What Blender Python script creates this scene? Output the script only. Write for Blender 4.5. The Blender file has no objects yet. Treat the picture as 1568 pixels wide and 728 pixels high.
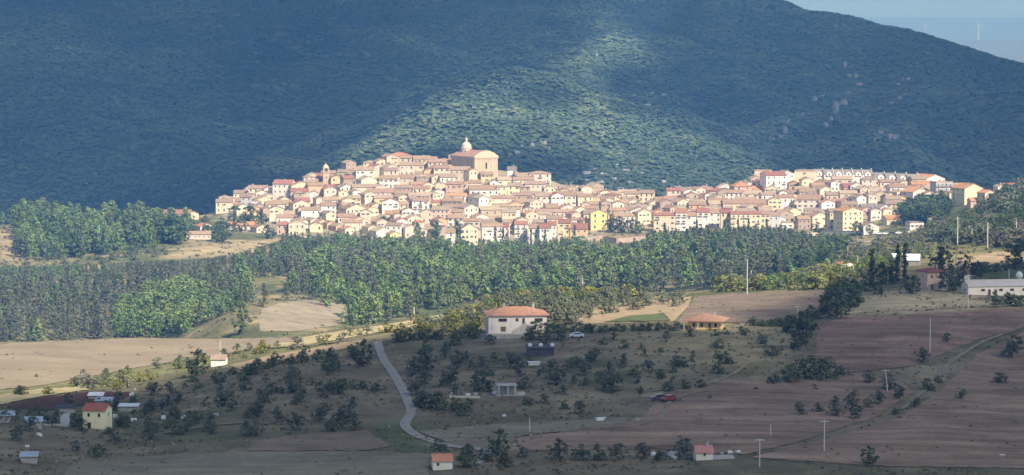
import bpy, math, random
import numpy as np
from mathutils import geometry, Vector
random.seed(11); rng = np.random.default_rng(11)
SC = bpy.context.scene; COL = SC.collection
R = math.radians; PI = math.pi
# ---------------------------------------------------------------- camera
W0, H0, FPX = 1568.0, 728.0, 4446.0          # the photograph's frame and focal length in its pixels
HORIZ = 27.0
PITCH = math.atan((H0/2 - HORIZ)/FPX)
CAMZ = 300.0
cam = bpy.data.cameras.new('camera'); camo = bpy.data.objects.new('camera', cam); COL.objects.link(camo)
cam.sensor_fit = 'HORIZONTAL'; cam.sensor_width = 36.0; cam.lens = 36.0*FPX/W0
cam.clip_start = 1.0; cam.clip_end = 200000.0
camo.location = (0, 0, CAMZ); camo.rotation_euler = (PI/2 - PITCH, 0, 0)
SC.camera = camo
# ---------------------------------------------------------------- light
SUN_AZ = 35.0      # degrees right of the direction back towards the camera
SUN_EL = 40.0
SUNH = np.array([math.sin(R(SUN_AZ)), -math.cos(R(SUN_AZ))])
wd = bpy.data.worlds.new('World'); SC.world = wd; wd.use_nodes = True
nt = wd.node_tree; nt.nodes.clear()
sky = nt.nodes.new('ShaderNodeTexSky'); sky.sky_type = 'NISHITA'; sky.sun_disc = False
sky.sun_elevation = R(SUN_EL); sky.sun_rotation = R(180 - SUN_AZ)
sky.air_density = 1.0; sky.dust_density = 0.1; sky.ozone_density = 3.0; sky.altitude = 600
bg = nt.nodes.new('ShaderNodeBackground'); bg.inputs['Strength'].default_value = 0.10
wo = nt.nodes.new('ShaderNodeOutputWorld')
nt.links.new(sky.outputs[0], bg.inputs[0]); nt.links.new(bg.outputs[0], wo.inputs[0])
sl = bpy.data.lights.new('sun', 'SUN'); sl.energy = 5.0; sl.angle = R(0.55); sl.color = (1.0, 0.93, 0.84)
so = bpy.data.objects.new('sun', sl); COL.objects.link(so)
sd = Vector((SUNH[0]*math.cos(R(SUN_EL)), SUNH[1]*math.cos(R(SUN_EL)), math.sin(R(SUN_EL))))
so.rotation_euler = sd.to_track_quat('Z', 'Y').to_euler(); so.location = sd*1500
SC.view_settings.view_transform = 'Standard'; SC.view_settings.look = 'None'
SC.view_settings.exposure = 0.78; SC.view_settings.gamma = 1.0
SC.cycles.use_denoising = True
SC.cycles.volume_bounces = 0
HAZE_D = 1.55e-4
# ---------------------------------------------------------------- pixel <-> world
sP, cP = math.sin(PITCH), math.cos(PITCH)
def ray(px, py):
    x = (np.asarray(px, float) - W0/2)/FPX; y = (H0/2 - np.asarray(py, float))/FPX
    return x, cP + y*sP, -sP + y*cP           # world direction (X, Y, Z)
def row_z(px, py, D):
    x, dy, dz = ray(px, py); return CAMZ + D*dz/dy
def project(X, Y, Z):
    Z = Z - CAMZ
    dep = Y*cP - Z*sP; up = Y*sP + Z*cP
    return W0/2 + FPX*X/dep, H0/2 - FPX*up/dep
# ---------------------------------------------------------------- noise
def _hash(ix, iy, seed):
    h = (ix.astype(np.int64)*374761393 + iy.astype(np.int64)*668265263 + seed*2147483647) & 0xffffffff
    h = ((h ^ (h >> 13))*1274126177) & 0xffffffff
    return ((h ^ (h >> 16)) & 0xffff)/65535.0
def vnoise(x, y, seed=0):
    x = np.asarray(x, float); y = np.asarray(y, float)
    ix = np.floor(x); iy = np.floor(y); fx = x-ix; fy = y-iy
    fx = fx*fx*(3-2*fx); fy = fy*fy*(3-2*fy)
    a = _hash(ix, iy, seed); b = _hash(ix+1, iy, seed); c = _hash(ix, iy+1, seed); d = _hash(ix+1, iy+1, seed)
    return (a*(1-fx)+b*fx)*(1-fy) + (c*(1-fx)+d*fx)*fy
def fbm(x, y, seed=0, o=4):
    s = 0; a = 1; t = 0
    for k in range(o):
        s = s + a*vnoise(x*2**k, y*2**k, seed+k*17); t += a; a *= .5
    return s/t                                   # 0..1
def sstep(a, b, x):
    t = np.clip((x-a)/(b-a), 0, 1); return t*t*(3-2*t)
# ---------------------------------------------------------------- terrain: image row of the ground at each distance, per column
FAR = {5500: 310, 8000: 260, 10500: 215, 12500: 84, 13500: 100, 16500: 60, 19000: 72, 25000: 27, 32000: 45, 46000: 50}
NEAR = {350: 1150, 450: 930, 530: 808}
PR = {
 0: {600:728,660:668,720:625,780:598,850:565,920:540,960:527,1020:532,1080:560,1180:590,1350:560,1480:522,1600:470,1700:430,1800:398,1880:372,1960:350,2050:345,2150:380,2400:440,2750:400,3000:335,3300:235,3600:150,3900:70,4200:0,4600:-90},
 200: {600:728,660:680,720:640,780:605,850:572,920:545,980:521,1040:530,1100:560,1180:590,1350:560,1460:515,1580:460,1700:420,1800:390,1900:362,1980:345,2050:338,2150:370,2400:430,2750:400,3000:335,3300:240,3600:160,3900:80,4200:10,4600:-90},
 400: {600:728,630:698,690:640,760:590,830:556,880:540,940:524,1000:519,1080:545,1200:540,1280:505,1400:468,1500:458,1600:440,1700:412,1800:385,1900:366,1960:352,2020:335,2080:315,2140:300,2200:310,2300:370,2500:425,2750:390,3000:310,3180:250,3290:278,3420:250,3600:190,3900:85,4200:10,4600:-90},
 600: {600:728,640:688,690:640,750:592,810:555,870:522,920:505,970:494,1020:500,1100:530,1250:530,1350:495,1450:470,1550:445,1680:420,1800:395,1900:378,1950:364,2020:320,2080:285,2130:260,2180:248,2230:262,2400:330,2600:360,2800:290,2950:240,3080:190,3150:181,3260:222,3420:196,3600:158,3750:125,3900:90,4200:20,4600:-80},
 800: {600:728,620:706,690:640,760:580,820:535,860:509,900:492,950:478,1000:466,1030:462,1100:490,1250:515,1380:480,1480:450,1600:430,1750:405,1880:382,1940:371,2000:335,2060:300,2120:272,2160:265,2220:285,2400:340,2600:350,2750:300,2900:250,3050:190,3150:150,3230:128,3330:152,3450:132,3600:110,3900:70,4200:15,4600:-70},
 950: {600:728,620:706,690:638,760:575,820:535,870:505,920:485,980:468,1040:460,1120:480,1250:500,1380:470,1480:445,1600:420,1750:395,1880:372,1940:357,2000:335,2060:318,2120:308,2170:310,2250:340,2400:370,2600:350,2800:290,2950:240,3100:200,3200:178,3300:172,3450:155,3600:130,3900:75,4200:25,4600:-50},
 1100: {600:728,620:706,680:648,740:590,800:545,860:508,910:483,980:465,1060:450,1110:446,1200:460,1320:455,1450:430,1600:405,1750:385,1880:363,1940:351,2000:328,2060:310,2110:298,2150:292,2220:320,2400:370,2600:350,2850:270,3000:230,3100:218,3250:215,3400:180,3600:140,3900:75,4200:20,4450:-30},
 1190: {600:728,620:706,680:649,740:592,800:546,860:506,905:484,970:463,1040:449,1100:441,1200:445,1320:440,1450:420,1600:398,1750:380,1880:361,1940:350,2000:324,2060:302,2110:289,2150:284,2220:315,2400:365,2600:350,2850:280,3000:246,3200:228,3400:190,3600:145,3900:72,4150:15,4250:2,4500:30},
 1250: {600:728,620:706,680:650,740:595,800:548,860:505,900:485,960:462,1020:448,1100:436,1200:432,1320:425,1450:410,1600:392,1750:375,1880:359,1940:350,2000:320,2060:295,2110:282,2160:278,2230:310,2400:360,2600:345,2850:290,3000:262,3200:240,3400:200,3600:150,3900:66,4080:28,4150:25,4600:100},
 1400: {600:728,620:706,680:650,740:600,800:550,850:510,890:484,930:462,980:442,1060:425,1150:408,1250:398,1350:390,1500:375,1700:362,1830:352,1900:340,1960:322,2020:304,2080:290,2130:284,2200:300,2400:360,2650:345,2850:310,3000:280,3200:235,3400:185,3600:130,3800:80,3930:59,4000:58,4100:72,4600:160},
 1568: {600:728,620:706,680:655,740:608,800:562,850:522,880:492,930:462,980:445,1060:425,1150:408,1250:395,1350:375,1480:350,1600:325,1700:308,1780:298,1850:290,1900:290,1960:297,2080:312,2200:340,2400:380,2650:345,2850:315,3000:285,3200:240,3400:190,3600:140,3750:104,3820:99,3950:110,4600:200},
 1900: {600:728,680:655,740:608,800:562,850:522,880:492,930:462,980:440,1060:415,1150:390,1250:370,1350:350,1480:320,1600:300,1700:280,1850:265,1960:275,2200:320,2400:370,2650:370,3000:330,3400:270,3700:230,4000:240,4600:300},
}
PR[-400] = dict(PR[0]); PR[-1300] = dict(PR[0]); PR[2700] = dict(PR[1900])
pcols = sorted(PR)
def pchip(x, y, xi):
    x = np.asarray(x, float); y = np.asarray(y, float); h = np.diff(x); d = np.diff(y, axis=0)/h.reshape((-1,)+(1,)*(y.ndim-1))
    m = np.zeros_like(y); m[0] = d[0]; m[-1] = d[-1]
    hh = h.reshape((-1,)+(1,)*(y.ndim-1))
    w1 = 2*hh[1:]+hh[:-1]; w2 = hh[1:]+2*hh[:-1]
    same = d[:-1]*d[1:] > 0
    with np.errstate(divide='ignore', invalid='ignore'):
        mm = (w1+w2)/(w1/d[:-1]+w2/d[1:])
    m[1:-1] = np.where(same, np.nan_to_num(mm), 0)
    i = np.clip(np.searchsorted(x, xi)-1, 0, len(x)-2)
    shp = (-1,)+(1,)*(y.ndim-1)
    t = ((xi-x[i])/h[i]).reshape(shp); hi = h[i].reshape(shp)
    return (2*t**3-3*t**2+1)*y[i] + (t**3-2*t**2+t)*hi*m[i] + (-2*t**3+3*t**2)*y[i+1] + (t**3-t**2)*hi*m[i+1]
SMIN, SMAX, NS = -0.30, 0.30, 641
LMIN, LMAX, NL = math.log(350), math.log(46000), 2400
s_ax = np.linspace(SMIN, SMAX, NS); l_ax = np.linspace(LMIN, LMAX, NL)
zc = []
for c in pcols:
    tab = dict(NEAR); tab.update(PR[c]); tab.update(FAR)
    ks = sorted(tab); D = np.array(ks, float)
    zz = row_z(c, np.array([tab[k] for k in ks]), D)
    zc.append(pchip(np.log(D), zz, l_ax))
sc_ = np.array([(c-W0/2)/FPX/cP for c in pcols])
ZG = pchip(sc_, np.array(zc), s_ax)              # (NS, NL)
# relief: gullies and spurs on the mountain, small unevenness near
Dg = np.exp(l_ax)[None, :]; Xg = s_ax[:, None]*Dg; Yg = Dg + 0*Xg
mt = sstep(2500, 2900, Yg)*(1-sstep(3850, 4250, Yg))*(1 - .75*sstep(3500, 3800, Yg)*sstep(0.10, 0.17, s_ax[:, None]+0*Yg))
rid = 1-np.abs(2*fbm(Xg/330+3, Yg/520, 5, 3)-1)
ZG = ZG + mt*((rid-.75)*80 + (fbm(Xg/90, Yg/110, 9, 3)-.5)*34 + (fbm(Xg/30, Yg/34, 14, 2)-.5)*9)
md = sstep(1150, 1350, Yg)*(1-sstep(1780, 1930, Yg))
ZG = ZG + md*((fbm(Xg/70, Yg/70, 21, 3)-.5)*9)
nr = (1-sstep(1100, 1250, Yg))
ZG = ZG + nr*((fbm(Xg/28, Yg/28, 31, 3)-.5)*1.6 + (fbm(Xg/6, Yg/6, 33, 2)-.5)*.3)
def zat(X, Y):
    X = np.asarray(X, float); Y = np.maximum(np.asarray(Y, float), 352)
    s = np.clip((X/Y-SMIN)/(SMAX-SMIN)*(NS-1), 0, NS-1.001); l = np.clip((np.log(Y)-LMIN)/(LMAX-LMIN)*(NL-1), 0, NL-1.001)
    i = s.astype(int); j = l.astype(int); fs = s-i; fl = l-j
    return (ZG[i, j]*(1-fs)+ZG[i+1, j]*fs)*(1-fl) + (ZG[i, j+1]*(1-fs)+ZG[i+1, j+1]*fs)*fl
_DR = np.exp(np.linspace(math.log(400), math.log(30000), 5200))
def ground(px, py, dmin=400, dmax=30000):
    """world point where the line of sight of a photograph pixel meets the ground"""
    D = _DR[(_DR >= dmin) & (_DR <= dmax)]
    x, dy, dz = ray(px, py); k = D/dy
    zr = CAMZ + dz*k; g = zat(x*k, D); dd = zr-g
    below = np.nonzero(dd <= 0)[0]
    i = below[0] if len(below) else int(np.argmin(np.abs(dd/D)))
    return float(x*k[i]), float(D[i]), float(g[i])
def visible(X, Y, Z):
    """is the ground point seen from the camera (not behind a nearer rise)"""
    t = np.linspace(.3, .985, 60)
    return bool(np.all(CAMZ + (Z+1.5-CAMZ)*t > zat(X*t, np.maximum(Y*t, 352)) - .5))
# ---------------------------------------------------------------- materials
def nodes(m):
    m.use_nodes = True; n = m.node_tree; n.nodes.clear(); return n
MATS = {}
def mat(name, col, rough=.85, noise=0.25, scale=.6, bump=0.0, bscale=4.0, vary=0.0, attr=None, transl=0.0, metal=0.0, spec=.3, stain=0.0, wave=None, fine=0.0, streak=None):
    """procedural material: base colour x noise (x per-object variation, x colour attribute), bump"""
    if name in MATS: return MATS[name]
    m = bpy.data.materials.new(name); n = nodes(m); N = n.nodes; L = n.links
    out = N.new('ShaderNodeOutputMaterial'); tc = N.new('ShaderNodeTexCoord')
    nz = N.new('ShaderNodeTexNoise'); nz.inputs['Scale'].default_value = scale; nz.inputs['Detail'].default_value = 5
    L.new(tc.outputs['Object'], nz.inputs['Vector'])
    mr = N.new('ShaderNodeMapRange'); mr.inputs['From Min'].default_value = .25; mr.inputs['From Max'].default_value = .75
    mr.inputs['To Min'].default_value = 1-noise; mr.inputs['To Max'].default_value = 1+noise
    L.new(nz.outputs['Fac'], mr.inputs['Value'])
    base = N.new('ShaderNodeVectorMath'); base.operation = 'SCALE'
    base.inputs[0].default_value = col[:3]; L.new(mr.outputs[0], base.inputs['Scale'])
    cur = base.outputs[0]
    if attr:
        at = N.new('ShaderNodeAttribute'); at.attribute_name = attr
        mu = N.new('ShaderNodeVectorMath'); mu.operation = 'MULTIPLY'
        L.new(cur, mu.inputs[0]); L.new(at.outputs['Color'], mu.inputs[1]); cur = mu.outputs[0]
    if vary:
        oi = N.new('ShaderNodeObjectInfo'); v = N.new('ShaderNodeMapRange')
        v.inputs['To Min'].default_value = 1-vary; v.inputs['To Max'].default_value = 1+vary
        L.new(oi.outputs['Random'], v.inputs['Value'])
        hs = N.new('ShaderNodeVectorMath'); hs.operation = 'SCALE'; L.new(cur, hs.inputs[0]); L.new(v.outputs[0], hs.inputs['Scale']); cur = hs.outputs[0]
        h2 = N.new('ShaderNodeHueSaturation'); v2 = N.new('ShaderNodeMapRange'); fr = N.new('ShaderNodeMath'); fr.operation = 'FRACT'; fm = N.new('ShaderNodeMath'); fm.operation = 'MULTIPLY'; fm.inputs[1].default_value = 37.7
        L.new(oi.outputs['Random'], fm.inputs[0]); L.new(fm.outputs[0], fr.inputs[0]); L.new(fr.outputs[0], v2.inputs['Value'])
        v2.inputs['To Min'].default_value = .485; v2.inputs['To Max'].default_value = .515
        L.new(v2.outputs[0], h2.inputs['Hue']); L.new(cur, h2.inputs['Color']); cur = h2.outputs[0]
    if stain:
        n2 = N.new('ShaderNodeTexNoise'); n2.inputs['Scale'].default_value = 1.1; n2.inputs['Detail'].default_value = 6; mp = N.new('ShaderNodeMapping'); mp.inputs['Scale'].default_value = (1, 1, .25)
        L.new(tc.outputs['Object'], mp.inputs[0]); L.new(mp.outputs[0], n2.inputs['Vector'])
        m2 = N.new('ShaderNodeMapRange'); m2.inputs['From Min'].default_value = .5; m2.inputs['From Max'].default_value = .8; m2.inputs['To Min'].default_value = 1; m2.inputs['To Max'].default_value = 1-stain
        L.new(n2.outputs['Fac'], m2.inputs['Value'])
        s2 = N.new('ShaderNodeVectorMath'); s2.operation = 'SCALE'; L.new(cur, s2.inputs[0]); L.new(m2.outputs[0], s2.inputs['Scale']); cur = s2.outputs[0]
    if streak:   # long uneven bands such as passes of the plough leave: (scale across, scale along, angle, strength)
        mp6 = N.new('ShaderNodeMapping'); mp6.inputs['Rotation'].default_value = (0, 0, R(streak[2])); mp6.inputs['Scale'].default_value = (streak[1], streak[0], .1)
        n6 = N.new('ShaderNodeTexNoise'); n6.inputs['Scale'].default_value = 1.0; n6.inputs['Detail'].default_value = 4; n6.inputs['Roughness'].default_value = .65
        L.new(tc.outputs['Object'], mp6.inputs[0]); L.new(mp6.outputs[0], n6.inputs['Vector']); m6 = N.new('ShaderNodeMapRange'); m6.inputs['From Min'].default_value = .32; m6.inputs['From Max'].default_value = .70
        m6.inputs['To Min'].default_value = 1-streak[3]; m6.inputs['To Max'].default_value = 1+streak[3]*1.3; L.new(n6.outputs['Fac'], m6.inputs['Value'])
        s6 = N.new('ShaderNodeVectorMath'); s6.operation = 'SCALE'; L.new(cur, s6.inputs[0]); L.new(m6.outputs[0], s6.inputs['Scale']); cur = s6.outputs[0]
    if fine:
        n5 = N.new('ShaderNodeTexNoise'); n5.inputs['Scale'].default_value = scale*9; n5.inputs['Detail'].default_value = 6; n5.inputs['Roughness'].default_value = .7
        L.new(tc.outputs['Object'], n5.inputs['Vector']); m5 = N.new('ShaderNodeMapRange'); m5.inputs['From Min'].default_value = .3; m5.inputs['From Max'].default_value = .7
        m5.inputs['To Min'].default_value = 1-fine; m5.inputs['To Max'].default_value = 1+fine; L.new(n5.outputs['Fac'], m5.inputs['Value'])
        s5 = N.new('ShaderNodeVectorMath'); s5.operation = 'SCALE'; L.new(cur, s5.inputs[0]); L.new(m5.outputs[0], s5.inputs['Scale']); cur = s5.outputs[0]
    if wave:
        wv = N.new('ShaderNodeTexWave'); wv.wave_type = 'BANDS'; wv.bands_direction = wave[1]; wv.inputs['Scale'].default_value = wave[0]; wv.inputs['Distortion'].default_value = wave[2]
        wv.inputs['Detail'].default_value = 2
        L.new(tc.outputs['Object'], wv.inputs['Vector'])
        m3 = N.new('ShaderNodeMapRange'); m3.inputs['To Min'].default_value = 1-wave[3]; m3.inputs['To Max'].default_value = 1+wave[3]*.5
        L.new(wv.outputs['Fac'], m3.inputs['Value'])
        s3 = N.new('ShaderNodeVectorMath'); s3.operation = 'SCALE'; L.new(cur, s3.inputs[0]); L.new(m3.outputs[0], s3.inputs['Scale']); cur = s3.outputs[0]
    bs = N.new('ShaderNodeBsdfPrincipled'); L.new(cur, bs.inputs['Base Color'])
    bs.inputs['Roughness'].default_value = rough; bs.inputs['Metallic'].default_value = metal
    bs.inputs['Specular IOR Level'].default_value = spec
    if bump:
        b = N.new('ShaderNodeBump'); b.inputs['Strength'].default_value = 1.0; b.inputs['Distance'].default_value = bump
        n4 = N.new('ShaderNodeTexNoise'); n4.inputs['Scale'].default_value = bscale; n4.inputs['Detail'].default_value = 4
        L.new(tc.outputs['Object'], n4.inputs['Vector']); L.new(n4.outputs['Fac'], b.inputs['Height']); L.new(b.outputs[0], bs.inputs['Normal'])
    sh = bs.outputs[0]
    if transl:
        tr = N.new('ShaderNodeBsdfTranslucent'); L.new(cur, tr.inputs['Color']); mx = N.new('ShaderNodeMixShader'); mx.inputs[0].default_value = transl
        L.new(sh, mx.inputs[1]); L.new(tr.outputs[0], mx.inputs[2]); sh = mx.outputs[0]
    L.new(sh, out.inputs['Surface'])
    MATS[name] = m; return m
# ---------------------------------------------------------------- object helpers
def link(o, parent=None):
    COL.objects.link(o)
    if parent is not None: o.parent = parent
    return o
def tag(o, label=None, cat=None, group=None, kind=None):
    if label: o['label'] = label
    if cat: o['category'] = cat
    if group: o['group'] = group
    if kind: o['kind'] = kind
    return o
def empty(name, loc, rz=0.0, sc=1.0):
    o = bpy.data.objects.new(name, None); o.empty_display_size = 1; COL.objects.link(o)
    o.location = loc; o.rotation_euler = (0, 0, rz); o.scale = (sc, sc, sc); return o
class MB:
    """collects shapes, builds ONE mesh"""
    def __init__(s): s.v = []; s.f = []; s.m = []
    def add(s, vs, fs, mi=0):
        b = len(s.v); s.v += [tuple(p) for p in vs]; s.f += [tuple(b+i for i in f) for f in fs]; s.m += [mi]*len(fs); return s
    def box(s, x0, x1, y0, y1, z0, z1, mi=0):
        return s.add([(x0,y0,z0),(x1,y0,z0),(x1,y1,z0),(x0,y1,z0),(x0,y0,z1),(x1,y0,z1),(x1,y1,z1),(x0,y1,z1)],
                     [(0,3,2,1),(4,5,6,7),(0,1,5,4),(1,2,6,5),(2,3,7,6),(3,0,4,7)], mi)
    def tube(s, p, q, r0, r1, n=6, mi=0):
        p = Vector(p); q = Vector(q); d = (q-p).normalized(); u = d.orthogonal().normalized(); w = d.cross(u)
        vs = []
        for c, r in ((p, r0), (q, r1)):
            for k in range(n):
                a = 2*PI*k/n; vs.append(c + u*(math.cos(a)*r) + w*(math.sin(a)*r))
        fs = [(k, (k+1) % n, n+(k+1) % n, n+k) for k in range(n)] + [tuple(range(n))[::-1], tuple(range(n, 2*n))]
        return s.add(vs, fs, mi)
    def lathe(s, prof, n=12, c=(0,0), mi=0):
        vs = []; fs = []
        for r, z in prof:
            for k in range(n):
                a = 2*PI*k/n; vs.append((c[0]+math.cos(a)*r, c[1]+math.sin(a)*r, z))
        for j in range(len(prof)-1):
            for k in range(n):
                fs.append((j*n+k, j*n+(k+1) % n, (j+1)*n+(k+1) % n, (j+1)*n+k))
        fs.append(tuple(range(n))[::-1]); fs.append(tuple(range((len(prof)-1)*n, len(prof)*n)))
        return s.add(vs, fs, mi)
    def prism(s, poly, axis, a, b, mi=0):
        """poly of (u, z) extruded along 'x' or 'y' between a and b"""
        n = len(poly)
        if axis == 'y': vs = [(u, a, z) for u, z in poly] + [(u, b, z) for u, z in poly]
        else: vs = [(a, u, z) for u, z in poly] + [(b, u, z) for u, z in poly]
        fs = [tuple(range(n)), tuple(range(n, 2*n))[::-1]] + [((k+1) % n, k, n+k, n+(k+1) % n) for k in range(n)]
        if axis == 'x': fs = [f[::-1] for f in fs]
        return s.add(vs, fs, mi)
    def mesh(s, name, mats):
        me = bpy.data.meshes.new(name); me.from_pydata(s.v, [], s.f)
        for m in (mats if isinstance(mats, (list, tuple)) else [mats]): me.materials.append(m)
        if any(s.m): me.polygons.foreach_set('material_index', s.m)
        me.update(); return me
    def build(s, name, mats, parent=None, loc=(0,0,0)):
        o = bpy.data.objects.new(name, s.mesh(name, mats)); o.location = loc; return link(o, parent)
def tri_mesh(name, V, T, mats, col=None, smooth=False):
    me = bpy.data.meshes.new(name); V = np.asarray(V, np.float32); T = np.asarray(T, np.int32)
    me.vertices.add(len(V)); me.vertices.foreach_set('co', V.ravel())
    k = T.shape[1]
    me.loops.add(T.size); me.loops.foreach_set('vertex_index', T.ravel())
    me.polygons.add(len(T)); me.polygons.foreach_set('loop_start', np.arange(0, T.size, k, dtype=np.int32))
    try: me.polygons.foreach_set('loop_total', np.full(len(T), k, np.int32))
    except Exception: pass
    if smooth: me.polygons.foreach_set('use_smooth', np.ones(len(T), bool))
    for m in (mats if isinstance(mats, (list, tuple)) else [mats]): me.materials.append(m)
    me.update(calc_edges=True)
    if col is not None:
        a = me.attributes.new('Col', 'FLOAT_COLOR', 'POINT')
        c = np.ones((len(V), 4), np.float32); c[:, :3] = col; a.data.foreach_set('color', c.ravel())
    return me
def inst(name, me, loc, parent=None, rz=0, sc=(1,1,1)):
    o = bpy.data.objects.new(name, me); o.location = loc; o.rotation_euler = (0, 0, rz); o.scale = sc; return link(o, parent)
def poly_in(px, py, poly):
    px = np.asarray(px, float); py = np.asarray(py, float); r = np.zeros(px.shape, bool); n = len(poly)
    for i in range(n):
        x0, y0 = poly[i]; x1, y1 = poly[(i+1) % n]
        if y0 == y1: continue
        c = ((y0 > py) != (y1 > py)) & (px < (x1-x0)*(py-y0)/(y1-y0)+x0); r ^= c
    return r
def poly_sd(px, py, poly):
    """signed distance in photograph pixels, positive inside"""
    d = np.full(np.shape(px), 1e9); n = len(poly)
    for i in range(n):
        x0, y0 = poly[i]; x1, y1 = poly[(i+1) % n]; ex, ey = x1-x0, y1-y0
        t = np.clip(((px-x0)*ex+(py-y0)*ey)/(ex*ex+ey*ey+1e-9), 0, 1)
        d = np.minimum(d, np.hypot(px-x0-t*ex, py-y0-t*ey))
    return np.where(poly_in(px, py, poly), d, -d)
# ================================================================ GROUND
s_m = np.linspace(-0.26, 0.26, 561)
l_m = np.concatenate([np.arange(math.log(360), math.log(4700), .0042), np.linspace(math.log(4700), math.log(45500), 90)])
Dm = np.exp(l_m); S, DD = np.meshgrid(s_m, Dm, indexing='ij')
GX = S*DD; GY = DD; GZ = zat(GX, GY)
PX, PY = project(GX, GY, GZ)
n1 = fbm(GX/60, GY/60, 41, 4); n2 = fbm(GX/14, GY/14, 43, 3)
def mixc(c, col, f):
    f = f[..., None]; return c*(1-f)+np.array(col)*f
GC = np.zeros(GX.shape+(3,)) + np.array((.155, .135, .09))
GC = mixc(GC, (.085, .095, .048), sstep(.45, .65, n1)*.7)
GC = mixc(GC, (.25, .21, .14), sstep(.58, .72, n2)*.6)
mid = sstep(950, 1050, GY)*(1-sstep(2300, 2450, GY))
GC = mixc(GC, (.17, .16, .085), mid)
GC = mixc(GC, (.085, .10, .045), mid*sstep(.42, .6, n1))
GC = mixc(GC, (.27, .22, .13), mid*sstep(.6, .72, n2)*.8)
town = sstep(1930, 1950, GY)*(1-sstep(2230, 2260, GY))*sstep(320, 360, PX)
GC = mixc(GC, (.26, .23, .18), town*.8)
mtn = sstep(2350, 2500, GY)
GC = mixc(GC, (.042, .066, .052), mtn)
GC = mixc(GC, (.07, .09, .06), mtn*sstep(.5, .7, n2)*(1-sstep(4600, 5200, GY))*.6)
GC = mixc(GC, (.16, .15, .10), sstep(5200, 6500, GY))
for poly, c, f, d0, d1 in [
    ([(1280,455),(1420,440),(1500,455),(1568,458),(1640,455),(1640,470),(1450,478),(1300,487),(1240,492)], (.30,.27,.19), .8, 800, 1100),
    ([(-60,595),(0,590),(150,566),(330,545),(520,505),(700,480),(720,500),(560,515),(420,548),(330,556),(150,600),(0,610),(-60,615)], (.15,.16,.075), .8, 700, 1100),
    ([(245,395),(300,372),(420,365),(400,385),(330,400)], (.30,.25,.16), .9, 1700, 2100),
    ([(920,500),(1120,500),(1250,500),(1200,560),(1100,560),(980,600),(960,560)], (.22,.195,.12), .7, 700, 950),
    ([(1190,400),(1400,375),(1568,340),(1568,380),(1440,410),(1300,440),(1200,430)], (.20,.18,.09), .5, 1100, 1900),
    ([(570,640),(640,640),(660,690),(640,700),(590,690)], (.08,.115,.05), .6, 600, 720),
    ([(1050,690),(1568,680),(1640,720),(1640,800),(1000,800)], (.09,.10,.055), .5, 500, 660),
    ([(0,335),(60,340),(60,400),(0,400)], (.28,.22,.14), .8, 1700, 2100)]:
    w = sstep(-6, 8, poly_sd(PX, PY, poly) + (n2-.5)*16)*((GY > d0) & (GY < d1))
    GC = mixc(GC, c, w*f)
ni, nj = GX.shape
idx = np.arange(ni*nj).reshape(ni, nj)
Q = np.stack([idx[:-1, :-1], idx[1:, :-1], idx[1:, 1:], idx[:-1, 1:]], -1).reshape(-1, 4)
m_ground = mat('ground', (1.22, 1.16, 1.08), fine=.24, rough=1, noise=.33, scale=.12, bump=.35, bscale=.7, attr='Col', spec=.05)
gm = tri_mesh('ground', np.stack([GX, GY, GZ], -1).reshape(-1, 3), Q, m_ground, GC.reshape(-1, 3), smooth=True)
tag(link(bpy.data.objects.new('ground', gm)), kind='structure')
FIELDS = []
def drape(name, poly, m, lift=.15, step=4.0, px=True, dmin=500, dmax=2300, wob=1.0):
    """a field or road: its outline laid on the ground as a sheet a little above it"""
    if px:
        n = len(poly); dense = []
        for i in range(n):
            a, b = poly[i], poly[(i+1) % n]; k = max(1, int(math.hypot(b[0]-a[0], b[1]-a[1])/9))
            for t in range(k):
                f = t/k; dense.append((a[0]+(b[0]-a[0])*f+random.uniform(-1, 1)*wob, a[1]+(b[1]-a[1])*f+random.uniform(-.7, .7)*wob))
        wp = [Vector(ground(x, y, dmin, dmax)[:2]) for x, y in dense]
    else: wp = [Vector(p) for p in poly]
    xs = [p.x for p in wp]; ys = [p.y for p in wp]
    gx, gy = np.meshgrid(np.arange(min(xs), max(xs), step), np.arange(min(ys), max(ys), step))
    gx = gx.ravel(); gy = gy.ravel(); ins = poly_in(gx, gy, [(p.x, p.y) for p in wp])
    pts = wp + [Vector((a, b)) for a, b in zip(gx[ins], gy[ins])]
    ed = [(i, (i+1) % len(wp)) for i in range(len(wp))]
    v, e, f, *_ = geometry.delaunay_2d_cdt(pts, ed, [], 1, 1e-3)
    V = np.array([(p.x, p.y) for p in v]); Z = zat(V[:, 0], V[:, 1])+lift
    me = bpy.data.meshes.new(name); me.from_pydata(np.column_stack([V, Z]).tolist(), [], f); me.materials.append(m); me.update()
    o = bpy.data.objects.new(name, me); tag(link(o), kind='structure')
    if px: FIELDS.append(poly)
    return o
m_stub = mat('stubble', (.29, .235, .16), fine=.10, noise=.16, scale=.05, bump=.12, bscale=1.2, streak=(.35, .03, 8, .08), spec=.05, rough=1)
m_gold = mat('golden_grass', (.46, .38, .20), noise=.25, scale=.2, bump=.2, bscale=1.5, spec=.05, rough=1)
m_red = mat('red_plough', (.105, .055, .042), noise=.2, scale=.3, bump=.25, bscale=1.5, wave=(.5, 'DIAGONAL', 1, .25), spec=.05, rough=1)
m_knoll = mat('bare_knoll', (.30, .25, .175), fine=.18, noise=.22, scale=.12, bump=.3, bscale=.8, spec=.05, rough=1)
m_plough = mat('ploughed_brown', (.215, .165, .12), fine=.16, noise=.25, scale=.12, bump=.3, bscale=1.0, streak=(.3, .02, 12, .12), spec=.05, rough=1)
m_purple = mat('ploughed_purple', (.25, .16, .115), fine=.3, noise=.30, scale=.10, bump=.4, bscale=.8, streak=(.16, .02, -6, .28), spec=.05, rough=1)
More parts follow.
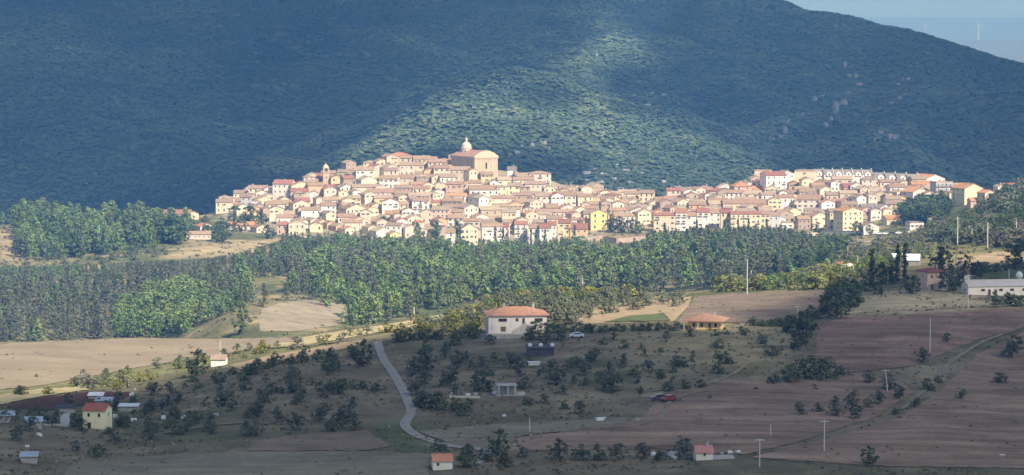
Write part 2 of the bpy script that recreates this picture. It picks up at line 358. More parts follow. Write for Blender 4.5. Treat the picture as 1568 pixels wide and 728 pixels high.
m_brown2 = mat('harrowed_brown', (.25, .175, .12), fine=.2, noise=.28, scale=.07, bump=.3, bscale=1.2, streak=(.13, .016, -38, .34), spec=.05, rough=1)
m_greyf = mat('pale_fallow', (.215, .19, .13), fine=.18, noise=.25, scale=.09, bump=.3, bscale=1.2, streak=(.2, .02, 3, .16), spec=.05, rough=1)
m_grass = mat('short_grass', (.115, .14, .06), noise=.3, scale=.25, bump=.2, bscale=2, spec=.05, rough=1)
m_orch = mat('orchard_earth', (.36, .27, .165), noise=.22, scale=.25, bump=.2, bscale=1.5, spec=.05, rough=1)
m_gravel = mat('gravel', (.31, .285, .24), fine=.2, noise=.22, scale=.4, bump=.06, bscale=5, spec=.1, rough=1)
m_track = mat('dirt', (.24, .205, .15), fine=.2, noise=.35, scale=.4, bump=.1, bscale=3, spec=.05, rough=1)
drape('stubble_field', [(-80,531),(0,528),(100,522),(200,519),(350,520),(440,517),(450,524),(335,545),(240,558),(140,577),(60,592),(-80,604)], m_stub, step=7, dmax=1060)
drape('golden_grass_strip', [(400,534),(480,514),(560,503),(640,489),(700,476),(738,470),(735,479),(660,495),(580,510),(500,524),(440,533)], m_gold, dmax=1060)
drape('golden_verge', [(-80,613),(0,606),(60,598),(130,594),(137,599),(60,609),(0,622),(-80,634)], m_gold, lift=.3, dmax=1000)
drape('bare_strip', [(350,560),(420,544),(500,530),(556,520),(560,528),(450,551),(370,567)], m_orch, dmax=1000)
drape('red_ploughed_field', [(8,623),(60,611),(140,600),(205,602),(190,612),(150,618),(60,630)], m_red, dmax=900)
drape('bare_knoll', [(397,508),(400,474),(440,462),(500,459),(530,470),(547,486),(510,500),(450,508)], m_knoll, step=6, dmin=1180, dmax=1700)
drape('ploughed_field', [(1035,496),(1058,465),(1072,453),(1150,449),(1262,446),(1272,452),(1236,489),(1150,494)], m_plough, dmax=1120)
drape('orchard_floor', [(860,496),(890,476),(960,464),(1060,455),(1054,470),(1030,494),(930,497)], m_orch, dmax=1120)
drape('grass_patch', [(925,495),(960,486),(1015,481),(1028,493)], m_grass, lift=.4, dmax=1000)
drape('purple_ploughed_field', [(1250,496),(1300,488),(1450,479),(1568,471),(1650,468),(1650,502),(1568,503),(1500,520),(1440,545),(1395,562),(1295,572),(1250,550)], m_purple, dmax=1000)
drape('harrowed_field', [(1650,508),(1568,510),(1495,545),(1440,600),(1380,640),(1240,680),(1150,702),(1350,715),(1650,720)], m_brown2, step=5, dmax=900)
drape('brown_field', [(790,672),(900,658),(985,640),(1010,606),(1100,580),(1180,585),(1290,572),(1360,575),(1400,600),(1340,640),(1230,676),(1140,697),(1000,688),(800,692)], m_brown2, step=5, dmax=900)
drape('fallow_strip', [(110,712),(300,694),(560,692),(655,696),(660,780),(60,780)], m_greyf, dmax=900)
drape('dark_ploughed_strip', [(385,676),(480,664),(560,661),(600,684),(560,691),(380,692)], m_plough, dmax=900)
drape('pink_field', [(1430,412),(1480,396),(1545,382),(1550,398),(1490,414),(1440,420)], m_orch, dmax=1300)
drape('pasture', [(640,662),(760,650),(960,640),(965,650),(800,668),(770,690),(700,684)], m_greyf, dmax=900)
def road(name, pts, w, m, lift=.32, dmax=1500, dmin=400):
    P = [Vector(ground(x, y, dmin, dmax)[:2]) for x, y in pts]
    D = []
    for i in range(len(P)-1):                       # catmull-rom
        p0 = P[max(i-1, 0)]; p1 = P[i]; p2 = P[i+1]; p3 = P[min(i+2, len(P)-1)]
        for k in range(5):
            t = k/5; D.append(.5*((2*p1)+(-p0+p2)*t+(2*p0-5*p1+4*p2-p3)*t*t+(-p0+3*p1-3*p2+p3)*t**3))
    D.append(P[-1]); V = []; F = []
    for i, p in enumerate(D):
        d = (D[min(i+1, len(D)-1)]-D[max(i-1, 0)]).normalized(); nn = Vector((-d.y, d.x)); ww = w*random.uniform(.96, 1.04)
        for k in range(5):
            q = p + nn*(k/4-.5)*ww; V.append((q.x, q.y, float(zat(q.x, q.y))+lift-.04*abs(k-2)))
    for i in range(len(D)-1):
        for k in range(4): a = i*5+k; F.append((a, a+1, a+6, a+5))
    me = bpy.data.meshes.new(name); me.from_pydata(V, [], F); me.materials.append(m); me.update()
    return tag(link(bpy.data.objects.new(name, me)), kind='structure')
road('gravel_road', [(578,524),(586,548),(602,572),(614,592),(624,614),(630,632),(620,650),(632,664),(664,678),(704,686),(745,692),(740,702),(728,712)], 2.5, m_gravel, lift=.25)
road('dirt_track', [(1640,470),(1568,498),(1515,520),(1460,552),(1425,590),(1380,628)], 1.2, m_track)
road('field_path', [(250,665),(330,652),(430,650),(470,648)], 1.2, m_track)
road('field_path', [(1000,600),(1080,590),(1120,575),(1150,556),(1180,556)], 1.0, m_track)
road('field_path', [(790,664),(900,660),(1000,646),(1030,612),(1085,600)], 1.3, m_track)
road('field_path', [(1210,492),(1300,483),(1440,474),(1570,468)], 1.6, m_track, lift=.6)
road('valley_road', [(1190,398),(1245,380),(1310,372),(1400,362)], 4, m_gravel, dmin=1150, dmax=1950)
road('valley_road', [(560,520),(480,530),(400,535)], 2, m_track, lift=.6)
# ================================================================ UNSEEN CLOUDS SHAPED FOR THEIR SHADE, AND AIR
CLZ = 640.0
def shade_of(px, py, D, n):
    """how much of the sun the clouds keep off the ground seen at this place of the photograph"""
    jit = (n-.5)
    low = [(-900,625),(0,609),(140,600),(210,600),(270,584),(330,566),(440,556),(560,524),(700,508),(850,502),(1000,500),(1070,508),(1112,506),(1132,484),(1250,456),(1330,428),(1400,410),(1568,398),(2400,390),(2400,1500),(-900,1500)]
    fg = sstep(-7, 9, poly_sd(px, py, low) + jit*14)
    fg = fg*(1 - .22*sstep(0, 25, poly_sd(px, py, [(960,505),(1200,500),(1240,540),(1180,600),(1060,560),(960,540)])+jit*20))
    fg = fg*(1 - .35*sstep(-5, 12, poly_sd(px, py, [(1285,452),(1568,436),(1650,436),(1650,476),(1450,482),(1285,492)])+jit*14))
    fg = fg*(1 - .92*sstep(-3, 8, poly_sd(px, py, [(725,514),(725,465),(855,465),(855,512)])))  # gap cut in the cloud so that the farmhouse stands lit
    lit = np.zeros(np.shape(px))
    for poly, soft, k in [
        ([(905,14),(985,52),(1005,92),(935,112),(948,150),(1030,172),(1095,208),(1195,238),(1190,300),(1000,330),(820,300),(770,250),(640,240),(520,262),(420,275),(360,268),(450,225),(560,176),(700,134),(790,106),(850,90),(890,66),(900,40)], 26, .95),
        ([(-200,-60),(45,-40),(60,10),(20,28),(-200,30)], 26, .8),
        ([(1080,20),(1150,26),(1160,58),(1100,62)], 34, .35),
        ([(270,200),(340,205),(350,245),(290,240)], 40, .25)]:
        lit = np.maximum(lit, k*sstep(-soft*.6, soft, poly_sd(px, py, poly)+jit*34))
    lit = lit*(1 - sstep(3215, 3262, D)*(1-sstep(790, 860, px)))
    for poly, soft, k in [([(770,228),(900,230),(905,285),(800,292),(740,240)], 24, .8), ([(790,120),(860,110),(880,165),(800,172)], 26, .6), ([(935,108),(1000,100),(1090,150),(1080,190),(980,165)], 16, .8), ([(620,246),(700,232),(720,262),(600,266)], 12, .6)]:
        lit = lit*(1-k*sstep(-soft*.6, soft, poly_sd(px, py, poly)+jit*26))
    mt = 1-lit
    far = sstep(4300, 4900, D)
    mt = mt*(1-far*sstep(1150, 1250, px))
    fg = fg*(1 - sstep(985, 1020, D)*(px < 1100))*(1-sstep(1180, 1240, D))
    s = np.where(D < 1250, fg, np.where(D < 2280, 0.0, mt))
    return s
CELL = 20.0
cx = np.arange(-2200, 3600, CELL); cy = np.arange(-700, 4700, CELL)
CX, CY = np.meshgrid(cx, cy, indexing='ij')
tE = math.tan(R(SUN_EL)); cn = fbm(CX/150, CY/150, 71, 4)
edge = np.minimum(np.minimum(CX-cx[0], cx[-1]-CX), np.minimum(CY-cy[0], cy[-1]-CY))
def cloud_density(ZC):
    hz = np.full(CX.shape, 180.0)
    for _ in range(24):
        gxx = CX - SUNH[0]*(ZC-hz)/tE; gyy = CY - SUNH[1]*(ZC-hz)/tE
        hz = hz*.5 + zat(gxx, np.clip(gyy, 360, 40000))*.5
    cpx, cpy = project(gxx, np.maximum(gyy, 200), hz)
    d = shade_of(cpx, cpy, gyy, cn); d = np.where(gyy < 560, 1.0, d)
    return d*sstep(0, 300, edge)
dens = cloud_density(CLZ)
occ = dens > .02
TH = 5 + 75*np.clip(dens, 0, 1)**.6*(.5+fbm(CX/260, CY/260, 77, 4))
dtop = cloud_density(CLZ+TH); occ = occ | (dtop > .02)
nx, ny = CX.shape; ids = np.arange(nx*ny).reshape(nx, ny)
keep = (occ[:-1, :-1] | occ[1:, :-1] | occ[1:, 1:] | occ[:-1, 1:])
quads = np.stack([ids[:-1, :-1], ids[1:, :-1], ids[1:, 1:], ids[:-1, 1:]], -1)[keep]
Vb = np.stack([CX, CY, np.full(CX.shape, CLZ)], -1).reshape(-1, 3); Vt = Vb + np.stack([0*CX, 0*CX, TH], -1).reshape(-1, 3)
cq = np.concatenate([quads[:, ::-1], quads + nx*ny])
used, inv = np.unique(cq, return_inverse=True); cq = inv.reshape(cq.shape)
CV = np.concatenate([Vb, Vt])[used]; cd = np.concatenate([dens.ravel(), dtop.ravel()])[used]
mc = bpy.data.materials.new('shade_cloud'); n = nodes(mc); N = n.nodes; L = n.links
at = N.new('ShaderNodeAttribute'); at.attribute_name = 'Col'; ms = N.new('ShaderNodeMath'); ms.operation = 'MULTIPLY'; ms.inputs[1].default_value = 0.68
df = N.new('ShaderNodeBsdfDiffuse'); df.inputs[0].default_value = (.9, .9, .9, 1); tl = N.new('ShaderNodeBsdfTranslucent'); tl.inputs[0].default_value = (.9, .9, .9, 1)
mx = N.new('ShaderNodeMixShader'); mx.inputs[0].default_value = .5; tp = N.new('ShaderNodeBsdfTransparent'); m2 = N.new('ShaderNodeMixShader'); ou = N.new('ShaderNodeOutputMaterial')
L.new(at.outputs['Fac'], ms.inputs[0]); L.new(ms.outputs[0], m2.inputs[0]); L.new(df.outputs[0], mx.inputs[1]); L.new(tl.outputs[0], mx.inputs[2]); L.new(tp.outputs[0], m2.inputs[1]); L.new(mx.outputs[0], m2.inputs[2]); L.new(m2.outputs[0], ou.inputs[0])
cm = tri_mesh('shade_clouds', CV, cq, mc, np.repeat(cd[:, None], 3, 1), smooth=True)
tag(link(bpy.data.objects.new('shade_clouds', cm)), kind='structure')  # out of view; outline and density cut to lay the wanted shade below
hb = MB().box(-14000, 14000, -900, 47000, -700, 560)
mh = bpy.data.materials.new('haze'); n = nodes(mh); N = n.nodes
pv = N.new('ShaderNodeVolumePrincipled'); pv.inputs['Color'].default_value = (.14, .42, 1.0, 1); pv.inputs['Density'].default_value = HAZE_D; pv.inputs['Absorption Color'].default_value = (.5, .5, .5, 1); pv.inputs['Anisotropy'].default_value = 0.0
ou = N.new('ShaderNodeOutputMaterial'); n.links.new(pv.outputs[0], ou.inputs['Volume'])
hz_o = tag(hb.build('haze', mh), kind='stuff')
# ================================================================ LABELS: what sets each thing apart, in words
LAND = [  # (phrase, px, py)
 ('the domed church', 732, 250), ('the small bell tower', 499, 272), ('the leftmost white block', 432, 294), ('the hilltop hip-roofed house', 613, 242),
 ('the long white building', 582, 301), ('the bright yellow house', 917, 338), ('the white pedimented hall', 979, 330), ('the orange-yellow house', 886, 355),
 ('the balconied cream row', 1136, 338), ('the orange-roofed peach house', 1140, 287), ('the red-roofed tall house', 1190, 280), ('the big cream block', 1231, 275),
 ('the grey-roofed terrace', 1300, 270), ('the orange-roofed flats', 1306, 340), ('the biggest orange roof', 1420, 272), ('the big pale yellow house', 1492, 295),
 ('the tall cream house', 719, 358), ('the broad off-white house', 822, 272), ('the big tree clump in town', 1410, 325), ('the long porch house', 300, 362),
 ('the red roofs left of town', 275, 330), ('the road bridge', 1220, 360), ('the stone retaining wall', 955, 363),
 ('the white farmhouse', 790, 492), ('the ochre bungalow', 1083, 498), ('the bare knoll', 470, 482), ('the pink house', 1442, 425), ('the long white shed', 1530, 441),
 ('the white barn roof', 1385, 399), ('the small orange-roofed house', 1298, 412), ('the little white hut', 333, 552), ('the red-roofed yellow house', 145, 640), ('the gravel road bend', 625, 632),
 ('the concrete shelter', 775, 598), ('the dark open barn', 827, 537), ('the bottom-edge orange-roofed house', 678, 700), ('the pink-roofed cottage', 1078, 692), ('the red car', 1022, 612), ('the big round tree', 764, 680),
 ('the left picture edge', 0, 460), ('the bright tree cluster', 230, 482), ('the tall left-hand clump', 110, 350), ('the pinkish hut', 238, 342), ('the tallest concrete pole', 1144, 425), ('the olive orchard', 950, 475), ('the right picture edge', 1568, 340),
 ('the tan stubble field', 200, 540), ('the purple ploughed field', 1400, 520), ('the brown ploughed field', 1160, 470)]
ORD = ['nearest', 'second nearest', 'third nearest', 'fourth nearest', 'fifth nearest', 'sixth nearest', 'seventh nearest', 'eighth nearest', 'ninth nearest', 'tenth nearest']
PENDING = []
def want(o, desc, cat, group, px, py): PENDING.append((o, desc, cat, group, px, py))
def resolve():
    b = {}
    for it in PENDING:
        o, desc, cat, group, px, py = it; best = None
        for ph, lx, ly in LAND:
            d = math.hypot(px-lx, (py-ly)*1.4)
            if best is None or d < best[0]: best = (d, ph, px-lx, py-ly)
        d, ph, dx, dy = best
        rel = ('right of' if dx > 0 else 'left of') if abs(dx) > abs(dy)*1.2 else ('below' if dy > 0 else 'above')
        b.setdefault((desc, rel, ph), []).append((d, it))
    for (desc, rel, ph), l in b.items():
        l.sort(key=lambda t: t[0])
        for k, (d, it) in enumerate(l):
            o, _, cat, group, px, py = it
            if len(l) == 1: lab = f'{desc} {rel} {ph}'
            elif k < 10: lab = f'{desc} {ORD[k]} {rel} {ph}'
            else: lab = f'{desc} further {rel} {ph}'; group = (group or cat) + ' further ' + rel + ' ' + ph
            w = lab.split()
            tag(o, ' '.join(w), cat, group)
# ================================================================ FOLIAGE
def ico(sub=1):
    t = (1+5**.5)/2
    v = [(-1,t,0),(1,t,0),(-1,-t,0),(1,-t,0),(0,-1,t),(0,1,t),(0,-1,-t),(0,1,-t),(t,0,-1),(t,0,1),(-t,0,-1),(-t,0,1)]
    f = [(0,11,5),(0,5,1),(0,1,7),(0,7,10),(0,10,11),(1,5,9),(5,11,4),(11,10,2),(10,7,6),(7,1,8),(3,9,4),(3,4,2),(3,2,6),(3,6,8),(3,8,9),(4,9,5),(2,4,11),(6,2,10),(8,6,7),(9,8,1)]
    v = np.array(v, float); v /= np.linalg.norm(v[0]); return v, np.array(f)
IV, IF = ico()
def crown_arrays(kind, seed, q=1.0):
    """leaf clumps spread through the crown's volume over a ragged inner mass; unit: metres for a tree of nominal size"""
    g = np.random.default_rng(seed); V = []; T = []; C = []; nb = 0
    if kind == 'pine':      H, Wd, z0, ncl, lf, ls = 11, 3.9, .7, 46, 14, .70; prof = lambda t: (1-t)**.8*(.6+.4*min(1, t*5))
    elif kind == 'darkpine': H, Wd, z0, ncl, lf, ls = 11, 2.6, .6, 38, 11, .68; prof = lambda t: (1-t)**.75
    elif kind == 'cypress': H, Wd, z0, ncl, lf, ls = 12, 1.9, .8, 32, 9, .75; prof = lambda t: (1-t)**.9*(.7+.3*math.sin(t*18))
    elif kind == 'broad':   H, Wd, z0, ncl, lf, ls = 9, 4.1, .8, 46, 13, .78; prof = lambda t: math.sqrt(max(0, 1-(2*t-.9)**2*.95))
    elif kind == 'olive':   H, Wd, z0, ncl, lf, ls = 4.4, 2.8, .35, 34, 13, .45; prof = lambda t: math.sqrt(max(0, 1-(2*t-.85)**2*.9))
    else:                   H, Wd, z0, ncl, lf, ls = 3.0, 2.4, 0.0, 34, 11, .45; prof = lambda t: math.sqrt(max(0, 1-t*t*.95))   # bush
    ncl = int(ncl*q); lf = max(4, int(lf*q**.5)); ls /= q**.4
    core = IV.copy(); core = core*(1+g.uniform(-.16, .16, (12, 1)))
    sx = .30 if kind in ('olive', 'bush') else .16
    cz = (z0+H)/2 if kind != 'bush' else H*.25
    core = core*np.array([Wd*sx, Wd*sx, (H-z0)*(.27 if kind in ('olive', 'bush') else .2)]) + np.array([0, 0, cz]); V.append(core); T.append(IF+nb); C.append(np.full((12, 3), .92)); nb += 12
    lean = g.uniform(-.35, .35, 2)
    for k in range(ncl):
        t = (k+.5)/ncl if kind in ('pine', 'darkpine', 'cypress') else g.uniform(.02, 1)
        a = g.uniform(0, 2*PI)*1 + k*2.4; rr = Wd*prof(t)*(g.uniform(.58, 1.18) if kind not in ('olive', 'bush') else g.uniform(.5, 1.0))
        if g.uniform() < .24: rr *= .4
        c = np.array([math.cos(a)*rr*.86, math.sin(a)*rr*.86, z0+(H-z0)*t*.97+g.uniform(-.3, .3)*H*.05])
        c[:2] += lean*t*Wd*.5
        tint = g.uniform(.72, 1.32); warm = g.uniform(-.08, .08); cr = ls*(1.25 if kind != 'cypress' else 1.0)
        for j in range(lf):
            d = g.normal(size=3); d /= np.linalg.norm(d)+1e-9; p = c + d*cr*g.uniform(.25, 1.0)*np.array([1.15, 1.15, .8])
            nrm = d*.7 + np.array([0, 0, .55]) + g.normal(size=3)*.45; nrm /= np.linalg.norm(nrm)
            u = np.cross(nrm, g.normal(size=3)); u /= np.linalg.norm(u)+1e-9; w = np.cross(nrm, u); s = ls*g.uniform(.55, 1.0)*.62
            V.append(np.array([p+u*s, p+w*s*.8, p-u*s*.9, p-w*s])); T.append(np.array([[0, 1, 2], [0, 2, 3]])+nb); nb += 4
            cc = tint*g.uniform(.88, 1.12); C.append(np.tile([cc*(1+warm), cc, cc*(1-warm)], (4, 1)))
    return np.concatenate(V), np.concatenate(T), np.concatenate(C), H
def trunk_mesh(kind, H, m):
    b = MB()
    if kind == 'bush': return None
    h = H*(.86 if kind in ('pine', 'darkpine', 'cypress') else .5); r = {'olive': .22, 'broad': .26}.get(kind, .2)
    b.tube((0, 0, -.8), (0, 0, h*.45), r*1.15, r*.8, 6); b.tube((0, 0, h*.45), (random.uniform(-.2, .2), random.uniform(-.2, .2), h), r*.8, r*.25, 6)
    for k in range(5):
        a = k*1.9+random.random(); z = h*(.3+.13*k); l = H*(.17 if kind != 'olive' else .26)
        b.tube((0, 0, z), (math.cos(a)*l, math.sin(a)*l, z+l*.7), r*.4, r*.12, 4)
    return b.mesh('trunk_'+kind, m)
bark = mat('bark', (.16, .125, .095), noise=.3, scale=3, spec=.1)
FOL = {
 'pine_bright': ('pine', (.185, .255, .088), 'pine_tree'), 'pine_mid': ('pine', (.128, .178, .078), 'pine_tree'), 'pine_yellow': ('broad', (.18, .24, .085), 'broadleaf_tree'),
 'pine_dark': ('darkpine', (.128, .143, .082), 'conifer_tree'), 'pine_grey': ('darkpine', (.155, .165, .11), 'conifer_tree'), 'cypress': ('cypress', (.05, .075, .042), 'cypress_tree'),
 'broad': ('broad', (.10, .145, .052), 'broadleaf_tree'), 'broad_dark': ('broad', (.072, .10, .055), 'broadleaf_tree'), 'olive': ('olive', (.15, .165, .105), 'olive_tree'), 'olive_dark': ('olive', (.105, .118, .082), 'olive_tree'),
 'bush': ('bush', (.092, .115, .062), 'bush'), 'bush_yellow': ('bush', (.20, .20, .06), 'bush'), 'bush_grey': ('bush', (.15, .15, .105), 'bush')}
DESC = {'pine_bright': 'bright green pine', 'pine_mid': 'mid green pine', 'pine_yellow': 'yellow-green leafy tree', 'pine_dark': 'narrow dark conifer', 'pine_grey': 'narrow grey-green conifer', 'cypress': 'pointed dark cypress',
 'broad': 'green leafy tree', 'broad_dark': 'dark leafy tree', 'olive': 'silvery olive tree', 'olive_dark': 'dull green olive tree', 'bush': 'dark green bush', 'bush_yellow': 'yellowish bush', 'bush_grey': 'greyish bush'}
LIB = {}
for k, (kind, c, nm) in FOL.items():
    m = mat('leaf_'+k, c, rough=.8, noise=.18, scale=.8, attr='Col', vary=.16, transl=.16, spec=.12)
    L_ = []
    for s_ in range(4):
        V, T, C, H = crown_arrays(kind, 100+s_*7+len(LIB)*31)
        L_.append((tri_mesh('crown_'+k, V, T, m, C), H))
    LIB[k] = (L_, trunk_mesh(kind, L_[0][1], bark), m, kind, nm)
NTREE = {}
TREES = []     # (x, y, h) kept clear of each other
def tree(k, X, Y, Z, height, px, py, wide=1.0, group=None):
    ms, tr, m, kind, nm = LIB[k]; me, H = ms[random.randrange(4)]; s = height/H
    root = empty(nm, (X, Y, Z-.15), random.uniform(0, 2*PI)); NTREE[nm] = NTREE.get(nm, 0)+1
    cr = inst('crown', me, (0, 0, 0), root, 0, (s*wide*random.uniform(.92, 1.1), s*wide*random.uniform(.92, 1.1), s))
    if tr: inst('trunk', tr, (0, 0, 0), root, 0, (s, s, s))
    sz = 'tall ' if height > H*1.12 else ('small ' if height < H*.8 else '')
    want(root, sz+DESC[k], 'bush' if nm == 'bush' else 'tree', group or {'bush': 'bushes on the slopes', 'olive_tree': 'olive trees on the slopes'}.get(nm, nm.replace('_', ' ')+'s around the village'), px, py)
    return root
STUFF = {}
def stuff_tree(k, X, Y, Z, height, wide=1.0, q=.42):
    STUFF.setdefault(k, []).append((X, Y, Z, height, wide))
def flush_stuff(name_of):
    for k, lst in STUFF.items():
        kind, c, nm = FOL[k]; arrs = [crown_arrays(kind, 900+s_, .8) for s_ in range(3)]; V = []; T = []; C = []; nb = 0
        for (X, Y, Z, h, w) in lst:
            v, t, cc, H = arrs[random.randrange(3)]; a = random.uniform(0, 2*PI); s = h/H; ca, sa = math.cos(a), math.sin(a)
            vv = np.column_stack([(v[:, 0]*ca-v[:, 1]*sa)*s*w+X, (v[:, 0]*sa+v[:, 1]*ca)*s*w+Y, v[:, 2]*s+Z-.2])
            V.append(vv); T.append(t+nb); C.append(cc*random.uniform(.84, 1.16)); nb += len(v)
        tag(link(bpy.data.objects.new(name_of(k), tri_mesh(name_of(k), np.concatenate(V), np.concatenate(T), LIB[k][2], np.concatenate(C)))), kind='stuff')
# ================================================================ WALLS, ROOFS, WINDOWS
WALL = {'W': (0.681, 0.630, 0.570), 'C': (0.644, 0.540, 0.386), 'Y': (0.662, 0.558, 0.368), 'B': (0.681, 0.558, 0.258), 'O': (0.607, 0.423, 0.258), 'T': (0.386, 0.306, 0.230), 'P': (0.570, 0.414, 0.322), 'G': (0.442, 0.432, 0.442), 'S': (0.534, 0.450, 0.350), 'K': (0.607, 0.526, 0.432)}
WNAME = {'W': 'white', 'C': 'cream', 'Y': 'pale yellow', 'B': 'bright yellow', 'O': 'orange', 'T': 'bare stone', 'P': 'pink', 'G': 'grey', 'S': 'sandy', 'K': 'off-white'}
ROOFC = {'R': (0.318, 0.215, 0.150), 'D': (.29, .14, .105), 'O': (.46, .23, .13), 'N': (0.292, 0.215, 0.163), 'G': (0.232, 0.206, 0.189), 'L': (0.361, 0.284, 0.206)}
RNAME = {'R': 'tiled', 'D': 'dark red', 'O': 'orange', 'N': 'brown', 'G': 'grey', 'L': 'pale tiled'}
MW = {k: mat('wall_'+k, c, noise=.10, scale=.5, vary=.10, stain=.26, rough=.9, spec=.1) for k, c in WALL.items()}
MR = {k: mat('roof_'+k, c, noise=.22, scale=.7, vary=.13, stain=.22, wave=(1.3, 'X', .6, .25), rough=.9, spec=.1) for k, c in ROOFC.items()}
m_pane = mat('pane', (.035, .035, .04), noise=.3, scale=.5, rough=.25, spec=.5, vary=.4)
m_shut = mat('shutter', (.10, .07, .045), noise=.2, scale=3, vary=.4)
m_frame = mat('surround', (.62, .57, .50), noise=.1, scale=2)
m_iron = mat('iron', (.08, .075, .07), noise=.2, scale=2, rough=.6)
m_conc = mat('concrete', (.40, .38, .35), noise=.15, scale=.7, stain=.3)
def win_mesh(w, h, shut=False):
    w *= .9; h *= .88
    b = MB(); b.box(-w/2-.14, w/2+.14, -.10, .02, -h/2-.14, -h/2, 1); b.box(-w/2-.14, w/2+.14, -.07, .02, h/2, h/2+.12, 1)
    b.box(-w/2-.12, -w/2, -.07, .02, -h/2, h/2, 1); b.box(w/2, w/2+.12, -.07, .02, -h/2, h/2, 1); b.box(-w/2, w/2, -.03, .02, -h/2, h/2, 0)
    if shut:
        b.box(-w/2-.62, -w/2-.12, -.09, -.04, -h/2, h/2, 2); b.box(w/2+.12, w/2+.62, -.09, -.04, -h/2, h/2, 2)
    return b.mesh('window', [m_pane, m_frame, m_shut])
WIN = [win_mesh(1.0, 1.5), win_mesh(.95, 1.3, True), win_mesh(1.1, 2.0), win_mesh(.7, .8)]
_b = MB(); _b.box(-.55, .55, -.05, .02, 0, 2.2, 0); _b.box(-.68, -.55, -.09, .02, 0, 2.32, 1); _b.box(.55, .68, -.09, .02, 0, 2.32, 1); _b.box(-.55, .55, -.09, .02, 2.2, 2.32, 1)
DOOR = _b.mesh('door', [m_shut, m_frame])
_b = MB(); _b.box(-1.5, 1.5, -1.1, 0, -.15, 0, 0); 
for k in range(9): _b.box(-1.5+k*.37, -1.46+k*.37, -1.09, -1.05, 0, 1, 1)
_b.box(-1.5, 1.5, -1.10, -1.05, .95, 1.02, 1); _b.box(-1.5, -1.45, -1.05, 0, .95, 1.02, 1); _b.box(1.45, 1.5, -1.05, 0, .95, 1.02, 1)
BALC = _b.mesh('balcony', [m_conc, m_iron])
_b = MB(); _b.box(-.4, .4, -.35, .35, -1.2, 1.3, 0); _b.box(-.5, .5, -.45, .45, 1.3, 1.42, 1); _b.box(-.25, .25, -.2, .2, 1.42, 1.62, 0)
CHIM = _b.mesh('chimney', [m_conc, MR['N']])
_b = MB(); _b.tube((0, 0, 0), (0, 0, 2.4), .04, .03, 4); _b.box(-.6, .6, -.02, .02, 2.0, 2.05)
for k in range(5): _b.box(-.5+.25*k-.015, -.5+.25*k+.015, -.3, .3, 2.05, 2.08)
ANT = _b.mesh('aerial', [m_iron])
def gable_roof(b, w, d, h, rise, along, ov=.45, th=.28, mi=0):
    """two slabs meeting at a ridge; along = axis of the ridge; eaves at height h"""
    if along == 'y': a, c = w/2, d/2
    else: a, c = d/2, w/2
    sl = rise/a; e = a+ov; ze = h-ov*sl
    poly = [(-e, ze), (0, h+rise), (e, ze), (e, ze+th), (0, h+rise+th*1.05), (-e, ze+th)]
    b.prism([poly[0], poly[1], poly[4], poly[5]], along, -c-ov*.6, c+ov*.6, mi); b.prism([poly[1], poly[2], poly[3], poly[4]], along, -c-ov*.6, c+ov*.6, mi)
    b.prism([(-.16, h+rise+th*.9), (.16, h+rise+th*.9), (.12, h+rise+th*.9+.2), (-.12, h+rise+th*.9+.2)], along, -c-ov*.6-.02, c+ov*.6+.02, mi)
def hip_roof(b, w, d, h, rise, ov=.5, th=.25, mi=0):
    a, c = w/2+ov, d/2+ov; z0 = h-.05; z1 = h+rise
    if w >= d: r = [(-(a-c), 0, z1), (a-c, 0, z1)] if a > c else [(-.1, 0, z1), (.1, 0, z1)]; al = True
    else: r = [(0, -(c-a), z1), (0, c-a, z1)]; al = False
    bt = [(-a, -c, z0), (a, -c, z0), (a, c, z0), (-a, c, z0)]; tp = [(x, y, z0+th) for x, y, _ in bt]
    vs = bt+tp+r
    if al: fs = [(4, 5, 9, 8), (5, 6, 9), (6, 7, 8, 9), (7, 4, 8)]
    else: fs = [(4, 5, 8), (5, 6, 9, 8), (6, 7, 9), (7, 4, 8, 9)]
    b.add(vs, [(0, 3, 2, 1), (0, 1, 5, 4), (1, 2, 6, 5), (2, 3, 7, 6), (3, 0, 4, 7)]+fs, mi)
OCC = []      # footprints in the world: x, y, radius
ALLW = [0]
